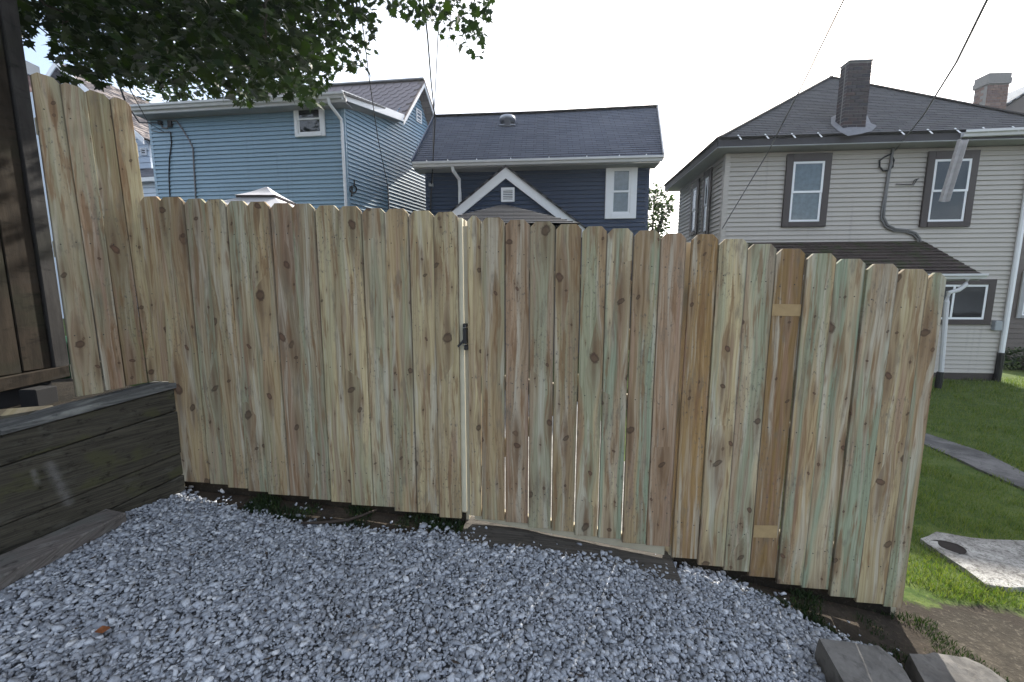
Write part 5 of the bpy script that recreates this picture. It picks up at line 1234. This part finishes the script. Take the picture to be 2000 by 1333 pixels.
tries = 0
while len(clusters) < 1500 and tries < 200000:
    tries += 1
    c = np.array([RNG.uniform(-8.5, 1.8), RNG.uniform(3.2, 7.0), RNG.uniform(3.2, 8.6)])
    px_, py_, dp = project(c)
    if py_ < -420 or px_ < -300 or px_ > 1250: continue
    lo = low_at(px_)
    if py_ > lo - 14: continue
    dens = .22 if py_ < -60 else 1.0
    if px_ > 640: dens *= .42 if py_ > -60 else .6
    if RNG.random() > dens: continue
    clusters.append(c)
for c in clusters:
    n = RNG.integers(10, 17); rad = .28
    q = c + RNG.normal(0, 1, (n, 3)) * np.array([rad, rad, rad * .55])
    px_, py_, dp = project(q); ok = py_ < low_at(px_) + RNG.uniform(-12, 9, n)
    pts += list(q[ok])
siz = list(RNG.uniform(.075, .125, len(pts)))
nvis = len(pts)
# rest of the crown, beyond the frame: overhead and to the left
k = 0
while k < 8200:
    c = np.array([RNG.uniform(-11, 2.2), RNG.uniform(-2.5, 9.5), RNG.uniform(4.4, 10.8)])
    e = ((c[0] + 4.6) / 6.2) ** 2 + ((c[1] - 3.6) / 6.0) ** 2 + ((c[2] - 7.3) / 3.4) ** 2
    if e > 1: continue
    px_, py_, dp = project(c)
    if dp > .2 and py_ > -45 and -60 < px_ < 2060: continue
    if dp > .2 and px_ > 960 and py_ > -200: continue
    if mnoise.noise(Vector(c * .9)) < -.12: continue
    pts.append(c); siz.append(RNG.uniform(.22, .34)); k += 1
leaf_mesh('crown', np.array(pts), siz, MT['leaf'], maple)
# trunk and limbs
base = Vector((-7.6, 5.6, ground(-7.6)))
MB().tube([base + Vector((0, 0, -.2)), base + Vector((.03, 0, .5)), base + Vector((.1, -.05, 2.2)), base + Vector((.35, -.1, 4.2)), base + Vector((.8, -.2, 6.2))], [.40, .33, .28, .24, .16], 14).build('trunk', MT['bark'], maple, smooth=True)
fork = base + Vector((.3, -.1, 3.9))
def limb(pts_, r0, r1, name='limb'):
    P = [Vector(p_) for p_ in pts_]; Q = []
    for i in range(len(P) - 1):
        for k in range(5): Q.append(P[i].lerp(P[i + 1], k / 5) + Vector((random.uniform(-1, 1), random.uniform(-1, 1), random.uniform(-1, 1))) * .03)
    Q.append(P[-1]); n = len(Q); MB().tube(Q, [r0 + (r1 - r0) * i / (n - 1) for i in range(n)], 8).build(name, MT['bark'], maple, smooth=True)
limb([fork, (-6.2, 5.2, 5.4), (-4.5, 5.0, 5.7), (-2.8, 4.8, 5.4), (-1.4, 4.7, 4.95)], .14, .02)
limb([fork + Vector((.1, 0, .4)), (-6.0, 4.4, 6.3), (-4.2, 4.2, 6.4), (-2.2, 4.4, 5.9), (-.6, 4.5, 5.15)], .13, .015)
limb([fork, (-6.6, 3.6, 5.8), (-5.4, 2.0, 6.6), (-4.4, .4, 6.8)], .13, .03)
limb([fork + Vector((0, 0, .3)), (-6.3, 5.6, 5.8), (-5.0, 5.6, 5.9), (-3.9, 5.5, 5.5)], .08, .012)
for i in range(46):
    c = Vector(clusters[RNG.integers(len(clusters))]); limb([c + Vector((random.uniform(-.5, .1), random.uniform(-.2, .2), random.uniform(.25, .6))), c + Vector((random.uniform(-.2, .1), 0, .12)), c], .010, .003, 'twig')

def bush(name, label, cat, centre, rad, n, size, mat, trunk=None, group=None):
    c = np.array(centre); q = RNG.normal(0, 1, (n, 3)); q /= np.linalg.norm(q, axis=1)[:, None]; q *= (RNG.uniform(.35, 1, (n, 1)) ** .5)
    bumps = np.array([1 + .25 * mnoise.noise(Vector(v * 2.2 + c)) for v in q])[:, None]
    P = c + q * np.array(rad) * bumps; keep = np.array([mnoise.noise(Vector(v * 1.9)) > -.25 for v in P]); P = P[keep]
    z0 = ground(centre[0]); o = thing(name, label, cat, (centre[0], centre[1], z0), group)
    shp = np.array([(0, 0), (.28, .3), (.22, .7), (0, 1), (-.22, .7), (-.28, .3)])
    leaf_mesh('crown', P, RNG.uniform(size * .7, size * 1.3, len(P)), mat, o, .2, shp)
    b = Vector((centre[0], centre[1], z0)); MB().tube([b - Vector((0, 0, .1)), b + (Vector(centre) - b) * .6, Vector(centre) + Vector((0, 0, rad[2] * .5))], [trunk or .05, (trunk or .05) * .8, .015], 8).build('trunk', MT['bark'], o)
    for i in range(6):
        a = random.uniform(0, 6.28); e = Vector(centre) + Vector((math.cos(a) * rad[0] * .7, math.sin(a) * rad[1] * .7, random.uniform(-.2, .6) * rad[2])); MB().tube([b + (Vector(centre) - b) * .55, (b + (Vector(centre) - b) * .8).lerp(e, .5), e], [(trunk or .05) * .5, (trunk or .05) * .3, .008], 6).build('limb', MT['bark'], o)
    return o
c = at(1276, 415, 15.5); bush('tree', 'small green tree beside the right corner of the navy house', 'tree', (c.x, c.y, c.z), (.75, .75, 1.0), 1500, .15, MT['leaf2'], .10)
c = at(1990, 716, 10.9); bush('shrub', 'dark low shrub at the foot of the brown house', 'shrub', (c.x + .1, c.y, ground(c.x) + .32), (.55, .5, .38), 900, .10, MT['leaf'], .03)
c = at(420, 120, 19); bush('tree', 'distant tree behind the blue house roof under the maple', 'tree', (c.x, c.y, c.z - .6), (4.2, 2.5, 2.4), 3200, .26, MT['leaf'], .25)

# ================================================================== HAZE
hk = N('added_glare_haze'); pv = hk.n('ShaderNodeVolumePrincipled'); pv.inputs['Color'].default_value = (.82, .91, 1, 1); pv.inputs['Density'].default_value = .0006; pv.inputs['Anisotropy'].default_value = .45
hk.lk(pv.outputs[0], hk.out.inputs['Volume'])  # thin volume added to imitate the sun's veiling glare
tag(MB().box((0, 25, 5.6), (75, 0, 0), (0, 60, 0), (0, 0, 8.4)).build('haze', hk.m), 'thin haze added to imitate sun glare over the yard', 'haze', kind='stuff')
